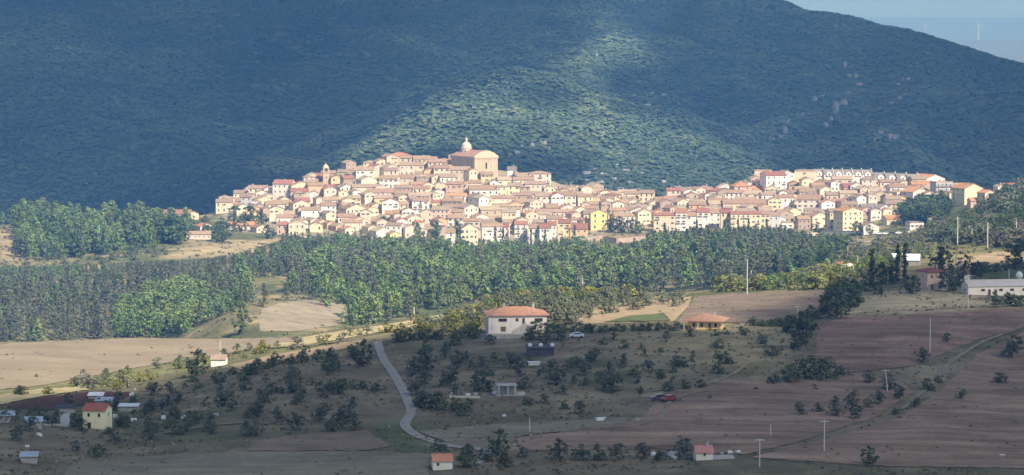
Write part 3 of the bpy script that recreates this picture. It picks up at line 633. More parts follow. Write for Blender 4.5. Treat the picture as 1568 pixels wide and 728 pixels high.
def house(px, by, wpx, hpx, kind='g', rot=0, wc='C', rc='R', depth=None, name='village_house', rise=None, wins=None, dmin=1850, dmax=2260, shutters=None, balc=0, label=None, cat='house', group='houses of the hill village', scale=None, chim=None, sink=3.0, door=True, side=True, at=None, found=True):
    X, Y, Z = at if at else ground(px, by, dmin, dmax)
    ppm = scale or FPX/math.hypot(Y, 0)
    ca = abs(math.cos(R(rot)))
    d = depth or random.uniform(7.5, 11)
    w = wpx/ppm
    if abs(rot) > 12: w = max(4.2, (wpx/ppm)/ca*.96)
    h = hpx/ppm
    w = min(w, 46)
    pos = Vector((X, Y, 0)) + Vector((-math.sin(R(rot))*1.0, math.cos(R(rot))*1.0, 0))*(d/2)
    if name == 'village_house': name = 'apartment_block' if h > 10.5 else ('row_house' if w > 15 else ('gabled_house' if kind == 'g' else name))
    root = empty(name, (pos.x, pos.y, Z), R(rot))
    OCC.append((pos.x, pos.y, max(w, d)*.5, min(w, d)*.5))
    rs = rise if rise is not None else ({'g': w*.20, 'r': d*.20, 'h': min(w, d)*.20}.get(kind, .3))
    b = MB(); zb = -sink
    if kind == 'g': b.prism([(-w/2, zb), (w/2, zb), (w/2, h), (0, h+rs), (-w/2, h)], 'y', -d/2, d/2)
    elif kind == 'r': b.prism([(-d/2, zb), (d/2, zb), (d/2, h), (0, h+rs), (-d/2, h)], 'x', -w/2, w/2)
    else: b.box(-w/2, w/2, -d/2, d/2, zb, h)
    b.build('wall', MW[wc], root)
    b = MB()
    if kind == 'g': gable_roof(b, w, d, h, rs, 'y')
    elif kind == 'r': gable_roof(b, w, d, h, rs, 'x')
    elif kind == 'h': hip_roof(b, w, d, h, rs)
    else:  # flat with parapet
        for q in ((-w/2-.1, w/2+.1, -d/2-.1, -d/2+.2), (-w/2-.1, w/2+.1, d/2-.2, d/2+.1), (-w/2-.1, -w/2+.2, -d/2+.2, d/2-.2), (w/2-.2, w/2+.1, -d/2+.2, d/2-.2)): b.box(*q, h-.02, h+.7)
        b.box(-w/2+.2, w/2-.2, -d/2+.2, d/2-.2, h, h+.12)
    roof = b.build('roof', MR[rc], root)
    if chim is None: chim = 1 if random.random() < .6 else 0
    for c_ in range(chim):
        u, v = random.uniform(-.3, .3)*w, random.uniform(-.25, .25)*d
        zz = h + (rs*(1-abs(u)/(w/2)) if kind == 'g' else rs*(1-abs(v)/(d/2)) if kind == 'r' else 0)
        inst('chimney', CHIM, (u, v, zz), roof)
    if random.random() < .25 and cat == 'house': inst('aerial', ANT, (w*.1, d*.12, h+rs*.7), roof)
    fl = max(1, int(round(h/3.5))); sh = h/fl
    k = WIN[random.choice([0, 0, 1, 1, 2])] if shutters is None else WIN[1 if shutters else 0]
    nw = wins if wins is not None else max(1, int(w/3.0))
    for f in range(fl):
        zc = f*sh + sh*.56
        if h < 3.0: zc = h*.5
        for i in range(nw):
            x = (i+.5)/nw*w - w/2
            if wins is None and random.random() < .18: continue
            if f == 0 and door and fl > 1 and i == nw//2 and random.random() < .7: inst('door', DOOR, (x, -d/2, 0), root); continue
            if abs(x)+.7 > w/2: continue
            if name != 'row_house': x += random.uniform(-.28, .28)
            inst('window', (WIN[random.randrange(4)] if random.random() < .3 else k) if h > 3.4 else WIN[3], (x, -d/2, zc+random.uniform(-.12, .12)), root)
            if balc and f > 0 and random.random() < balc: inst('balcony', BALC, (x, -d/2, zc-1.0), root)
        if side and abs(rot) > 8 or (side and random.random() < .4):
            sg = -1 if rot > 0 else 1; ns = max(1, int(d/4.2))
            for i in range(ns):
                if random.random() < .3: continue
                y = (i+.5)/ns*d - d/2; inst('window', k if h > 3.4 else WIN[3], (sg*w/2, y, zc), root, sg*PI/2)
    if kind == 'g' and w > 6 and rs > 1.2 and random.random() < .5 and wins != 0: inst('window', WIN[3], (0, -d/2, h+rs*.35), root)
    form = {'g': 'gabled', 'r': 'long-roofed' if w > 15 else 'ridge-roofed', 'h': 'hip-roofed', 'f': 'flat-roofed'}[kind]
    size = 'tall ' if h > 9 else ('low ' if h < 4.5 else '')
    if label: tag(root, label, cat, group)
    else: want(root, f'{size}{WNAME[wc]} {form} house', cat, group, px, by-hpx*.6)
    ALLW[0] += 1
    return root, w, d, h, rs
A = [  # px, base row, width px, wall px, kind, rot, wall, roof, extra
 (432,307,30,25,'r',-12,'W','D',dict(wins=4,label='tall white block at the left edge of town with four rows of windows',depth=12)),
 (462,303,32,18,'g',15,'C','R',{}), (484,301,24,16,'r',12,'O','R',dict(wins=0)), (459,308,27,14,'r',0,'S','D',dict(wins=2)),
 (430,324,30,13,'r',-4,'W','R',dict(wins=2)), (462,326,26,13,'g',25,'C','D',{}), (447,326,10,12,'r',0,'Y','R',{}),
 (405,322,22,16,'g',32,'C','R',{}), (377,324,17,22,'r',-10,'G','N',dict(wins=2)), (391,326,14,16,'g',-5,'W','R',{}),
 (352,323,36,9,'h',10,'S','R',dict(label='stone house with pale hip roof at the far left end of town')), (395,334,28,6,'r',5,'T','L',{}),(436,335,30,6,'r',0,'T','L',{}),(468,336,26,8,'r',-6,'S','N',{}),
 (455,362,26,19,'g',6,'C','L',dict(rise=2.2)), (432,360,16,15,'r',0,'P','D',{}), (462,370,18,8,'g',0,'C','R',{}),
 (516,287,18,14,'g',20,'O','R',{}), (505,300,16,12,'r',5,'S','D',{}), (525,308,13,13,'g',8,'C','R',dict(wins=1)), (507,322,24,15,'r',8,'W','R',dict(wins=3)), (491,318,14,13,'g',20,'K','R',{}),
 (528,275,22,11,'r',0,'T','N',{}), (490,279,20,8,'r',10,'T','D',{}),(548,276,20,9,'g',25,'S','L',{}),(535,290,18,16,'r',20,'T','D',{}),
 (546,338,32,17,'g',28,'C','R',{}), (552,352,26,13,'g',28,'C','R',{}), (532,330,14,14,'r',30,'S','R',{}),
 (482,347,13,9,'g',32,'C','L',{}), (495,349,13,9,'g',32,'C','R',{}), (508,352,14,9,'g',32,'O','R',{}), (522,356,15,9,'g',32,'O','L',{}), (536,360,15,9,'g',32,'C','O',{}),
 (613,253,38,13,'h',8,'P','O',dict(label='hip-roofed pale pink house standing highest on the left hilltop',wins=4,depth=13,rise=2.6,at=None)), (589,256,10,10,'r',0,'P','R',{}),
 (650,254,40,7,'r',4,'T','R',dict(depth=13)), (685,262,22,9,'r',6,'S','R',dict(wins=2,depth=13)), (640,262,18,8,'r',5,'S','R',{}), (668,268,20,8,'g',20,'P','R',{}),
 (615,269,30,9,'r',3,'W','R',dict(wins=4)), (636,283,56,9,'r',4,'S','R',dict(wins=7,depth=12)), (671,286,20,14,'g',5,'Y','L',dict(wins=2)), (689,284,18,9,'r',5,'W','R',{}),
 (640,294,22,10,'r',10,'W','R',{}), (656,293,16,9,'g',30,'C','R',{}), (565,290,24,14,'g',26,'C','L',dict(wins=0)), (616,296,26,8,'r',2,'T','N',{}),
 (583,308,44,12,'r',0,'W','R',dict(wins=6,label='long white building with one row of tall windows under a long tiled roof',depth=11)), (615,309,22,12,'r',0,'S','R',dict(wins=3)),
 (598,328,26,18,'g',6,'W','R',dict(balc=.5,wins=3)), (619,327,14,13,'r',4,'C','R',dict(wins=2)), (577,326,16,11,'g',25,'S','R',{}),
 (644,328,26,20,'r',0,'W','N',dict(balc=.8,wins=3)), (633,325,10,19,'r',15,'G','N',{}), (674,320,24,9,'r',3,'Y','D',dict(wins=4)), (694,318,14,12,'g',12,'C','R',{}),
 (570,332,20,10,'g',28,'C','O',{}), (612,338,22,9,'g',24,'C','R',{}), (610,355,24,14,'r',4,'W','D',dict(wins=2)), (636,350,24,14,'g',24,'C','L',dict(rise=2.4)),
 (624,362,10,13,'r',0,'P','R',{}), (645,363,18,10,'g',20,'S','N',{}), (588,364,24,10,'g',28,'W','L',dict(wins=0)), (605,368,16,9,'g',22,'B','R',dict(label='small yellow gabled house at the lower edge of the village',wins=1)), (572,360,16,11,'g',30,'C','R',{}),
 (690,378,14,21,'r',0,'W','R',dict(wins=1)), (719,376,27,25,'g',10,'C','N',dict(wins=4,rise=3.6,label='tall cream gabled house with small windows at the lower edge of town',balc=0)), (671,335,22,9,'r',0,'S','D',{}), (676,350,18,12,'g',15,'O','R',{}), (655,338,20,8,'r',0,'K','R',dict(wins=2)),
 (705,274,16,12,'g',14,'W','R',dict(wins=3)), (723,277,22,9,'g',18,'C','R',{}), (706,292,16,8,'g',15,'Y','L',dict(wins=0)),
 (761,288,34,6,'r',4,'W','R',{}), (742,302,46,11,'r',6,'W','R',dict(wins=5,depth=13)), (784,281,14,20,'r',0,'W','G',dict(label='narrow white house with grey roof right of the domed church')),
 (802,290,22,19,'r',22,'G','N',dict(wins=2)), (827,291,34,24,'h',6,'K','R',dict(wins=3,label='broad off-white house right of the church with dark window frames',rise=1.8,balc=.3,depth=13)),
 (787,300,20,14,'r',0,'Y','N',dict(wins=2)), (804,300,16,13,'r',0,'T','N',dict(wins=2)), (818,308,34,9,'r',2,'Y','R',dict(wins=4)),(770,312,36,7,'r',4,'K','R',{}),(842,302,18,11,'g',15,'C','R',{}),
 (735,313,24,10,'g',28,'W','N',{}), (752,332,32,10,'r',24,'T','L',{}), (772,328,14,11,'r',0,'S','N',dict(wins=1)), (790,322,20,9,'g',8,'O','R',{}), (722,335,22,16,'g',30,'K','N',{}), (800,317,28,6,'r',3,'K','R',{}),
 (754,373,32,26,'r',6,'W','R',dict(wins=4,balc=.4)), (772,372,14,24,'r',0,'W','D',{}), (798,374,20,30,'r',2,'W','D',dict(wins=2,balc=.5)), (820,376,20,26,'r',0,'W','R',dict(wins=3,balc=.5)), (835,376,18,27,'r',0,'W','D',{}),(812,345,22,8,'g',25,'C','R',{}),(780,352,18,10,'r',5,'S','R',{}),
 (845,373,14,28,'r',0,'W','D',{}), (864,370,19,28,'r',-3,'Y','D',dict(wins=2,balc=.4)), (886,368,27,17,'r',-4,'O','D',dict(wins=3,rise=3.2,depth=11,label='orange-yellow house with big dark red roof beside the wood')),
 (917,353,25,26,'g',5,'B','L',dict(wins=2,label='bright yellow gabled house near the middle of town',rise=2.2)), (900,352,14,13,'g',30,'K','R',{}), (943,341,24,12,'h',0,'C','N',dict(wins=3)),
 (942,318,26,11,'g',8,'Y','L',dict(wins=0)), (912,318,22,12,'g',10,'O','L',dict(wins=1)), (899,303,12,10,'g',8,'C','R',{}), (884,299,26,9,'g',24,'C','R',{}), (861,308,22,10,'r',5,'Y','R',dict(wins=2)),
 (870,328,24,9,'g',20,'K','R',{}), (846,328,20,9,'r',8,'P','R',{}), (862,346,20,10,'g',20,'W','R',{}), (890,330,22,8,'g',24,'K','R',{}),(866,298,18,8,'r',5,'S','L',{}),(905,336,18,8,'r',15,'S','R',{}),
 (979,344,28,20,'g',0,'W','N',dict(wins=2,label='white hall with a triangular pediment in the saddle of town',rise=2.6,depth=16)), (979,326,24,10,'g',5,'T','N',dict(wins=0)), (958,325,14,13,'r',10,'S','R',{}),
 (1018,355,34,25,'r',0,'C','D',dict(wins=3,balc=.5,label='cream three-storey house with dark red roof at the edge of the wood',rise=1.2)), (1043,354,17,28,'r',0,'W','D',dict(wins=2,balc=.4)), (1059,353,14,22,'r',0,'W','R',{}), (1077,349,19,24,'r',0,'W','D',dict(wins=2,balc=.4)), (1095,348,18,21,'r',0,'W','R',dict(wins=2)),
 (1033,316,28,10,'r',5,'Y','O',dict(wins=2,rise=2.0)), (1028,328,14,8,'r',0,'Y','R',{}), (1005,328,20,8,'g',10,'K','R',{}), (1057,316,20,22,'g',8,'W','L',dict(wins=1,label='tall white gabled house standing above the saddle of town')),
 (1075,320,26,10,'g',8,'C','R',{}), (1083,301,22,11,'g',10,'P','L',{}), (1085,312,26,10,'r',3,'C','D',{}), (1111,308,24,14,'g',3,'T','N',dict(wins=0)), (1112,295,26,8,'g',5,'W','L',{}), (1048,330,26,9,'r',0,'P','R',{}),(1092,331,26,10,'r',5,'S','R',{}),(1020,312,16,8,'g',5,'C','R',{}),
 (1138,305,28,19,'h',12,'P','O',dict(wins=2,rise=3.2,label='peach house with a broad orange hip roof on the right hill',depth=13)), (1161,302,24,10,'r',10,'P','O',dict(wins=1,rise=2.6)),
 (1166,284,22,24,'f',-20,'C','L',dict(wins=1)), (1189,300,34,31,'r',14,'W','D',dict(wins=4,rise=2.2,balc=.4,label='tall white house with a red roof on the crest of the right hill',depth=14)),
 (1206,268,28,15,'g',10,'W','G',dict(wins=2,rise=2.6,label='white gabled house topmost of the right hill',depth=14,dmin=2080)), (1231,290,30,27,'f',-14,'C','L',dict(wins=1,label='big cream flat-topped block on the right hill',depth=15)),
 (1150,323,86,11,'r',2,'C','R',dict(wins=10,depth=12,label='very long low cream row with small windows under the orange-roofed house')), (1202,322,30,19,'r',8,'W','R',dict(wins=3)), (1238,326,36,20,'r',-6,'K','R',dict(wins=4,depth=14)), (1218,306,30,10,'r',10,'S','R',{}),
 (1111,352,15,26,'r',0,'Y','D',dict(wins=2,balc=.4)), (1142,353,46,25,'r',0,'C','D',dict(wins=6,balc=.35,label='long three-storey cream house with a row of balconies above the wood',rise=1.2)), (1172,350,14,22,'r',0,'C','R',{}),
 (1184,349,20,18,'r',10,'G','N',{}), (1216,333,22,9,'g',25,'Y','R',dict(wins=0)), (1232,351,20,15,'r',10,'T','R',dict(wins=3)), (1206,352,18,10,'f',0,'W','L',{}), (1201,336,20,9,'r',5,'S','R',{}),
 (1256,350,26,18,'g',24,'C','R',dict(wins=2)), (1280,353,20,28,'r',14,'S','N',dict(wins=3,balc=.5)), (1306,354,34,30,'g',22,'C','O',dict(wins=4,label='cream block of flats with orange gable roof above the road bridge',rise=2.4,depth=13)), (1277,318,26,8,'r',8,'O','R',{}), (1300,319,22,10,'g',20,'O','R',{}), (1275,298,24,9,'r',8,'K','N',dict(wins=3)),
 (1316,302,22,10,'h',5,'O','R',dict(wins=4)), (1302,296,20,9,'r',15,'P','D',{}), (1340,300,26,9,'r',20,'S','R',dict(wins=3)), (1330,328,22,11,'r',10,'K','G',{}), (1325,340,24,10,'r',8,'C','R',{}),
 (1356,331,20,12,'g',34,'W','G',dict(wins=0)), (1372,343,30,7,'r',14,'C','O',{}), (1334,360,26,12,'g',14,'W','N',dict(wins=0)), (1381,318,14,14,'g',32,'O','N',dict(wins=1)), (1366,316,12,13,'r',25,'T','L',{}), (1394,304,18,12,'g',34,'C','L',dict(wins=1)), (1370,298,22,10,'r',16,'K','L',dict(wins=2)),
 (1412,310,32,16,'g',34,'W','O',dict(wins=1,depth=12)), (1432,286,34,14,'g',34,'W','O',dict(wins=2,label='white gabled house under the biggest orange roof at the right hill',depth=18,rise=3)), (1446,310,28,30,'f',20,'G','L',dict(wins=4,balc=.9,label='grey block of flats with stacked white balconies at the right end of town')),
 (1491,310,32,21,'g',26,'Y','O',dict(wins=0,label='pale yellow gabled house with orange roof at the right end of town',rise=3,depth=15)), (1466,308,18,19,'r',20,'K','R',dict(balc=.5)), (1516,314,18,11,'g',26,'C','O',dict(wins=1)), (1498,314,24,6,'r',10,'P','O',{}),
 (1534,316,13,13,'g',10,'W','L',{}), (1548,306,22,8,'r',10,'T','D',dict(wins=2)), (1432,345,18,8,'f',0,'C','L',dict(dmin=1500,label='tiny cream hut below the tree clump at the right end of town')), (1404,352,22,10,'f',10,'W','G',dict(dmin=1500)),
 (272,336,44,8,'r',12,'P','D',dict(wins=4,depth=12,dmin=1800)), (297,337,14,9,'g',34,'Y','R',dict(wins=1,dmin=1800)), (240,347,15,10,'g',20,'P','R',dict(dmin=1800)), (186,338,24,8,'r',8,'K','L',dict(dmin=1800)),
 (317,357,20,10,'g',28,'W','O',dict(wins=3,dmin=1800)), (302,367,42,8,'r',5,'K','R',dict(wins=6,dmin=1800,label='long low off-white house with a porch on the bare terrace')), (372,352,44,7,'r',8,'S','O',dict(wins=4,dmin=1800)), (402,357,18,8,'g',30,'C','R',dict(dmin=1800)),
]
for a in A:
    ex = dict(a[8]); house(*a[:8], **ex)
# the domed church -----------------------------------------------------------
m_stone = mat('church_stone', (.47, .37, .25), noise=.14, scale=.35, stain=.2, bump=.05, bscale=2, spec=.1)
m_stone2 = mat('church_trim', (.52, .43, .31), noise=.1, scale=.6, spec=.1)
m_tile = mat('church_tile', (.36, .22, .165), noise=.2, scale=.5, wave=(1.2, 'Y', .5, .25), spec=.1)
def church():
    X, Y, Z = ground(735, 271, 2050, 2260); rot = R(33); Lh, Wd, h = 33.0, 19.5, 14.5
    c = Vector((X, Y, 0)) + Vector((-math.sin(rot), math.cos(rot), 0))*8
    root = empty('church', (c.x, c.y, Z), rot); OCC.append((c.x, c.y, 16, 10))
    y0, y1 = -Lh/2, Lh/2
    b = MB(); b.box(-Wd/2, Wd/2, y0, y1, -5, h); b.build('wall', m_stone, root)
    b = MB(); b.box(-Wd/2-.7, Wd/2+.7, y0-.7, y1+.7, h-.6, h+.25); b.box(-Wd/2-.35, Wd/2+.35, y0-.35, y1+.35, h-1.3, h-.6)
    for k in range(7):
        y = y0+1+k*(Lh-2)/6; b.box(-Wd/2-.3, -Wd/2+.1, y-.5, y+.5, -4, h-1.3)
    for x in (-Wd/2+.6, -Wd/4, Wd/4, Wd/2-.6): b.box(x-.5, x+.5, y0-.3, y0+.1, -4, h-1.3)
    b.build('cornice', m_stone2, root)
    pts = [(-Wd/2-.6, h+.25)] + [(u*(Wd/2+.6), h+.25+.3+4.3*(1-abs(u)**1.6)) for u in (-.95, -.8, -.6, -.4, -.2, 0, .2, .4, .6, .8, .95)] + [(Wd/2+.6, h+.25)]
    b = MB(); b.prism(pts, 'y', y0-.6, y0+.5); b.build('pediment', m_stone2, root)
    b = MB(); gable_roof(b, Wd, Lh-2, h+.3, 4.0, 'y', ov=.8); rf = b.build('roof', m_tile, root, (0, .6, 0))
    b = MB(); b.lathe([(3.9, h-2), (3.9, h+5.2), (4.2, h+5.3), (4.2, h+5.8), (3.7, h+5.9)], 14)
    dr = b.build('drum', m_stone2, root, (-1.0, 9, 0))
    b = MB(); b.lathe([(3.7, h+5.9), (3.6, h+7.2), (3.2, h+8.4), (2.4, h+9.4), (1.3, h+10.0), (.9, h+10.1)], 14); b.build('dome', mat('dome', (.50, .46, .38), noise=.15, scale=.8), root, (-1.0, 9, 0))
    b = MB(); b.lathe([(.9, h+10.0), (.8, h+12), (1.0, h+12.1), (.5, h+13), (.08, h+13.4), (.06, h+15)], 8); b.build('lantern', m_stone2, root, (-1.0, 9, 0))
    for k in range(8):
        a = k*PI/4; inst('window', WIN[2], (-1+math.cos(a)*3.9, 9+math.sin(a)*3.9, h+3.2), root, a+PI/2)
    big = MB(); big.prism([(-.7, -2), (.7, -2), (.7, 2), (.35, 2.5), (-.35, 2.5), (-.7, 2)], 'y', -.08, .02); bm_ = big.mesh('window', m_pane)
    inst('window', bm_, (0, y0, h*.55), root)
    for k in range(5): inst('window', WIN[0], (-Wd/2, y0+4+k*6.3, h-2.6), root, -PI/2)
    for x in (-5.5, -1.8, 1.8, 5.5): inst('window', WIN[3], (x, y0, h-2.3), root)
    b = MB(); b.prism([(-2.6, -3), (2.6, -3), (2.6, 2.6), (1.6, 3.8), (0, 4.3), (-1.6, 3.8), (-2.6, 2.6)], 'y', y0-2.2, y0-.3); b.build('porch', m_stone2, root)
    tag(root, 'big sand-coloured stone church with a curved pediment, tiled roof and small dome', 'church')
church()
def bell_tower():
    X, Y, Z = ground(499, 289, 1950, 2260); root = empty('bell_tower', (X, Y, Z), R(12)); OCC.append((X, Y, 4, 4))
    b = MB(); b.box(-2.2, 2.2, -2.2, 2.2, -4, 11); b.box(-2.5, 2.5, -2.5, 2.5, 11, 11.4)
    for sx in (-1.7, 1.7):
        for sy in (-1.7, 1.7): b.box(sx-.5, sx+.5, sy-.5, sy+.5, 11.4, 14.4)
    b.box(-2.4, 2.4, -2.4, 2.4, 14.4, 14.8); b.build('wall', m_stone, root)
    b = MB(); b.lathe([(2.2, 14.8), (2.0, 15.8), (1.5, 16.6), (.7, 17.1), (.3, 17.3), (.25, 18.2), (.05, 18.5)], 10); b.build('dome', m_stone2, root)
    b = MB(); b.lathe([(.2, 13.6), (.35, 13.2), (.5, 12.5), (.7, 12.2)], 8); b.build('bell', m_iron, root)
    inst('window', WIN[0], (0, -2.2, 8), root)
    tag(root, 'small square bell tower with open belfry and little dome on the left side', 'bell tower')
bell_tower()
def terrace(px0, py0, px1, py1, n, rot):
    for i in range(n):
        f = (i+.5)/n; px = px0+(px1-px0)*f; py = py0+(py1-py0)*f
        root, w, d, h, rs = house(px, py, abs(px1-px0)/n, 16, 'r', rot, 'W', 'G', depth=11, wins=2, rise=2.6, dmin=2000, group='row houses of the grey-roofed terrace', chim=0, side=False, name='row_house',
            label=f'white row house with grey roof, {["first","second","third","fourth","fifth","sixth"][i]} from the left in the {"upper" if px0 < 1300 else "right-hand"} terrace')
        b = MB(); b.prism([(-d/2-.8, h-1.2), (d/2+.8, h-1.2), (d/2+.8, h+.2), (0, h+rs+1.5), (-d/2-.8, h+.2)], 'x', w/2-.3, w/2); b.build('party_wall', MW['W'], root)
        b = MB(); b.prism([(-w*.28, h-1.5), (w*.28, h-1.5), (w*.28, h+.2), (0, h+1.6), (-w*.28, h+.2)], 'y', -d/2-.9, -d/2+2.2); dm = b.build('dormer', MW['W'], root)
        inst('window', WIN[0], (0, -d/2-.9, h-.4), dm)
terrace(1247, 282, 1336, 283, 6, 4); terrace(1340, 287, 1408, 290, 4, 8)
# fill the remaining places of the village with ordinary houses ----------------
TOP = [(335,318),(420,298),(470,284),(540,266),(600,250),(690,254),(780,276),(850,292),(950,310),(1000,312),(1050,305),(1100,299),(1160,291),(1240,288),(1340,290),(1420,292),(1500,304)]
BOT = [(335,326),(420,346),(460,356),(540,358),(600,364),(700,368),(850,366),(930,346),(1000,350),(1100,346),(1180,348),(1230,346),(1300,350),(1380,330),(1420,316),(1500,312)]
tx, ty = zip(*TOP); bx, by_ = zip(*BOT)
cand = []
for Y in np.arange(1938, 2190, 10.5):
    X = -500 + random.uniform(0, 9)
    while X < 420:
        cand.append((X+random.uniform(-2.5, 2.5), Y+random.uniform(-3.5, 3.5))); X += random.uniform(9.5, 13)
nf = 0
for X, Y in cand:
    Z = float(zat(X, Y)); px, py = project(X, Y, Z)
    if not (340 < px < 1500): continue
    if not (np.interp(px, tx, ty)+1 < py < np.interp(px, bx, by_)): continue
    if any((abs(X-ox) < 3.8+a_*.78) and (abs(Y-oy) < 3.6+b_*.62) for ox, oy, a_, b_ in OCC): continue
    if not visible(X, Y, Z+5): continue
    left = px < 900
    kd = random.choices(['g', 'r', 'h'], [.50, .42, .08])[0]
    rot = random.choice([4, 8, 22, 28, 33]) if kd == 'g' else random.choice([-8, 0, 3, 6, 12])
    wc = random.choices(['C', 'W', 'S', 'T', 'Y', 'K', 'P', 'O'], [24, 20, 17, 13, 6, 14, 3, 3])[0]; rc = random.choices(['R', 'L', 'N', 'D', 'O'], [38, 28, 24, 6, 4])[0]
    house(px, py, random.uniform(18, 34) if kd == 'r' else random.uniform(12, 22), random.uniform(8, 20), kd, rot, wc, rc, at=(X, Y, Z), depth=random.uniform(7, 10)); nf += 1
print('houses', ALLW[0], 'fill', nf)
# ================================================================ FARMS, WALLS, POLES, CARS (the near land)
def piece(root, name, m, fn, loc=(0, 0, 0)):
    b = MB(); fn(b); return b.build(name, m, root, loc)
def winbox(root, x, y, z, w, h, m=None, rz=0, name='window'):
    b = MB(); b.box(-w/2-.1, w/2+.1, -.08, .02, -h/2-.1, -h/2, 1); b.box(-w/2-.08, -w/2, -.06, .02, -h/2, h/2, 1); b.box(w/2, w/2+.08, -.06, .02, -h/2, h/2, 1); b.box(-w/2-.08, w/2+.08, -.06, .02, h/2, h/2+.08, 1); b.box(-w/2, w/2, -.02, .02, -h/2, h/2, 0)
    o = b.build(name, [m or m_pane, m_frame], root, (x, y, z)); o.rotation_euler = (0, 0, rz); return o
def tiles_rows(root, w, d, h, rise, n):   # raised tile courses on a hip or gable roof's front slope
    pass
# white farmhouse with an outside stair
X, Y, Z = ground(790, 511, 780, 1000); q = FPX/Y
root = empty('farmhouse', (X, Y+5, Z), R(6)); w, d, h = 90/q, 10.5, 27/q+.2
piece(root, 'wall', MW['W'], lambda b: b.box(-w/2, w/2, -d/2, d/2, -2, h))
piece(root, 'roof', mat('roof_farm', (.58, .30, .19), noise=.2, scale=.6, wave=(1.4, 'X', .4, .22), spec=.1), lambda b: hip_roof(b, w, d, h, 2.2, ov=.7))
piece(root, 'plinth', m_conc, lambda b: b.box(-w/2-.7, w/2+.4, -d/2-2.2, -d/2-.02, -2.2, .12))
winbox(root, -w*.26, -d/2, h*.75, 2.5, .95); winbox(root, -.2, -d/2, h*.76, .8, .95); winbox(root, w*.36, -d/2, h*.75, 2.4, .95); winbox(root, w*.10, -d/2, h*.68, .8, 1.9, m_shut, name='door'); winbox(root, -w*.25, -d/2, h*.25, 1.6, 1.5, m_shut)
winbox(root, w*.10, -d/2, h*.22, 1.0, 1.6, m_shut, name='door')
for y in (-3, 0, 3): winbox(root, -w/2, y, h*.5, .8, 3.2, None, -PI/2)
def stairs(b):
    for k in range(9): b.box(w*.10+.6-k*.46-.46, w*.10+.6-k*.46, -d/2-1.5, -d/2-.05, -.5, h*.5-k*.31)
    b.box(w*.10+.6, w*.10+1.9, -d/2-1.5, -d/2-.05, -.5, h*.5); b.prism([(w*.10+.7, h*.5+.9), (w*.10-3.6, .9), (w*.10-3.6, .1), (w*.10+.7, h*.5)], 'y', -d/2-1.62, -d/2-1.5)
piece(root, 'stair', m_conc, stairs)
inst('chimney', CHIM, (w*.3, 0, h+1.8), root); inst('chimney', CHIM, (-w*.2, 1, h+1.6), root)
tag(root, 'white two-storey farmhouse with long orange tiled roof and an outside stair', 'farmhouse')
# yellow bungalow
X, Y, Z = ground(1083, 505, 800, 1000); q = FPX/Y; root = empty('bungalow', (X, Y+4.5, Z), R(-14)); w, d, h = 9.6, 8.5, 2.5
piece(root, 'wall', mat('ochre_render', (.62, .45, .19), noise=.1, scale=.8, stain=.2), lambda b: b.box(-w/2, w/2, -d/2, d/2, -2, h)); piece(root, 'roof', mat('rust_tile', (.42, .235, .15), noise=.2, scale=.8, wave=(1.6, 'X', .3, .2)), lambda b: hip_roof(b, w, d, h, 1.9, ov=1.5)); inst('chimney', CHIM, (2.4, 1, h+1), root, 0, (.7, .7, 1))
for x in (-3, -.6, 1.8, 3.6): winbox(root, x, -d/2, 1.3, .8, 1.2)
for x in (-w/2-1, -w/6, w/2+1): piece(root, 'post', MW['C'], lambda b, x=x: b.box(x-.12, x+.12, -d/2-1.2, -d/2-.96, -1, h))
tag(root, 'small ochre bungalow with a wide rust-brown hip roof behind the hedge', 'bungalow')
# pale yellow house with red roof
def simple(name, px, by, w, d, h, kind, rot, wm, rm, label, cat, wins=(), rise=None, dmin=500, dmax=1400, doors=(), chim=0, group=None, side=()):
    X, Y, Z = ground(px, by, dmin, dmax); root = empty(name, (X-math.sin(R(rot))*d/2, Y+math.cos(R(rot))*d/2, Z), R(rot)); rs = rise if rise is not None else {'g': w*.2, 'r': d*.2, 'h': min(w, d)*.2}.get(kind, .5)
    b = MB()
    if kind == 'g': b.prism([(-w/2, -1.5), (w/2, -1.5), (w/2, h), (0, h+rs), (-w/2, h)], 'y', -d/2, d/2)
    elif kind == 'r': b.prism([(-d/2, -1.5), (d/2, -1.5), (d/2, h), (0, h+rs), (-d/2, h)], 'x', -w/2, w/2)
    elif kind == 's': b.prism([(-d/2, -1.5), (d/2, -1.5), (d/2, h+rs), (-d/2, h)], 'x', -w/2, w/2)
    else: b.box(-w/2, w/2, -d/2, d/2, -1.5, h)
    b.build('wall', wm, root); b = MB()
    if kind in 'gr': gable_roof(b, w, d, h, rs, 'y' if kind == 'g' else 'x', ov=.35, th=.18)
    elif kind == 'h': hip_roof(b, w, d, h, rs)
    elif kind == 's': b.prism([(-d/2-.4, h-.05), (d/2+.3, h+rs+.02), (d/2+.3, h+rs+.14), (-d/2-.4, h+.08)], 'x', -w/2-.3, w/2+.3)
    else: b.box(-w/2-.2, w/2+.2, -d/2-.2, d/2+.2, h, h+.2)
    rf = b.build('roof', rm, root)
    for x, z, ww, hh in wins: winbox(root, x, -d/2, z, ww, hh)
    for x, ww, hh in doors: winbox(root, x, -d/2, hh/2, ww, hh, m_shut, name='door')
    for y, z, ww, hh in side: winbox(root, (-w/2 if rot > 0 else w/2), y, z, ww, hh, None, -PI/2 if rot > 0 else PI/2)
    for k in range(chim): inst('chimney', CHIM, (w*(.25-.5*k), 0, h+rs*.8), rf, 0, (.7, .7, .8))
    tag(root, label, cat, group); return root
m_blue = mat('blue_sheet', (.34, .40, .46), noise=.15, scale=1, rough=.5, wave=(4, 'X', 0, .15)); m_sheet = mat('white_sheet', (.66, .68, .70), noise=.1, scale=.8, rough=.5, stain=.2); m_block = mat('blockwork', (.34, .32, .30), noise=.15, scale=1.5, stain=.2)
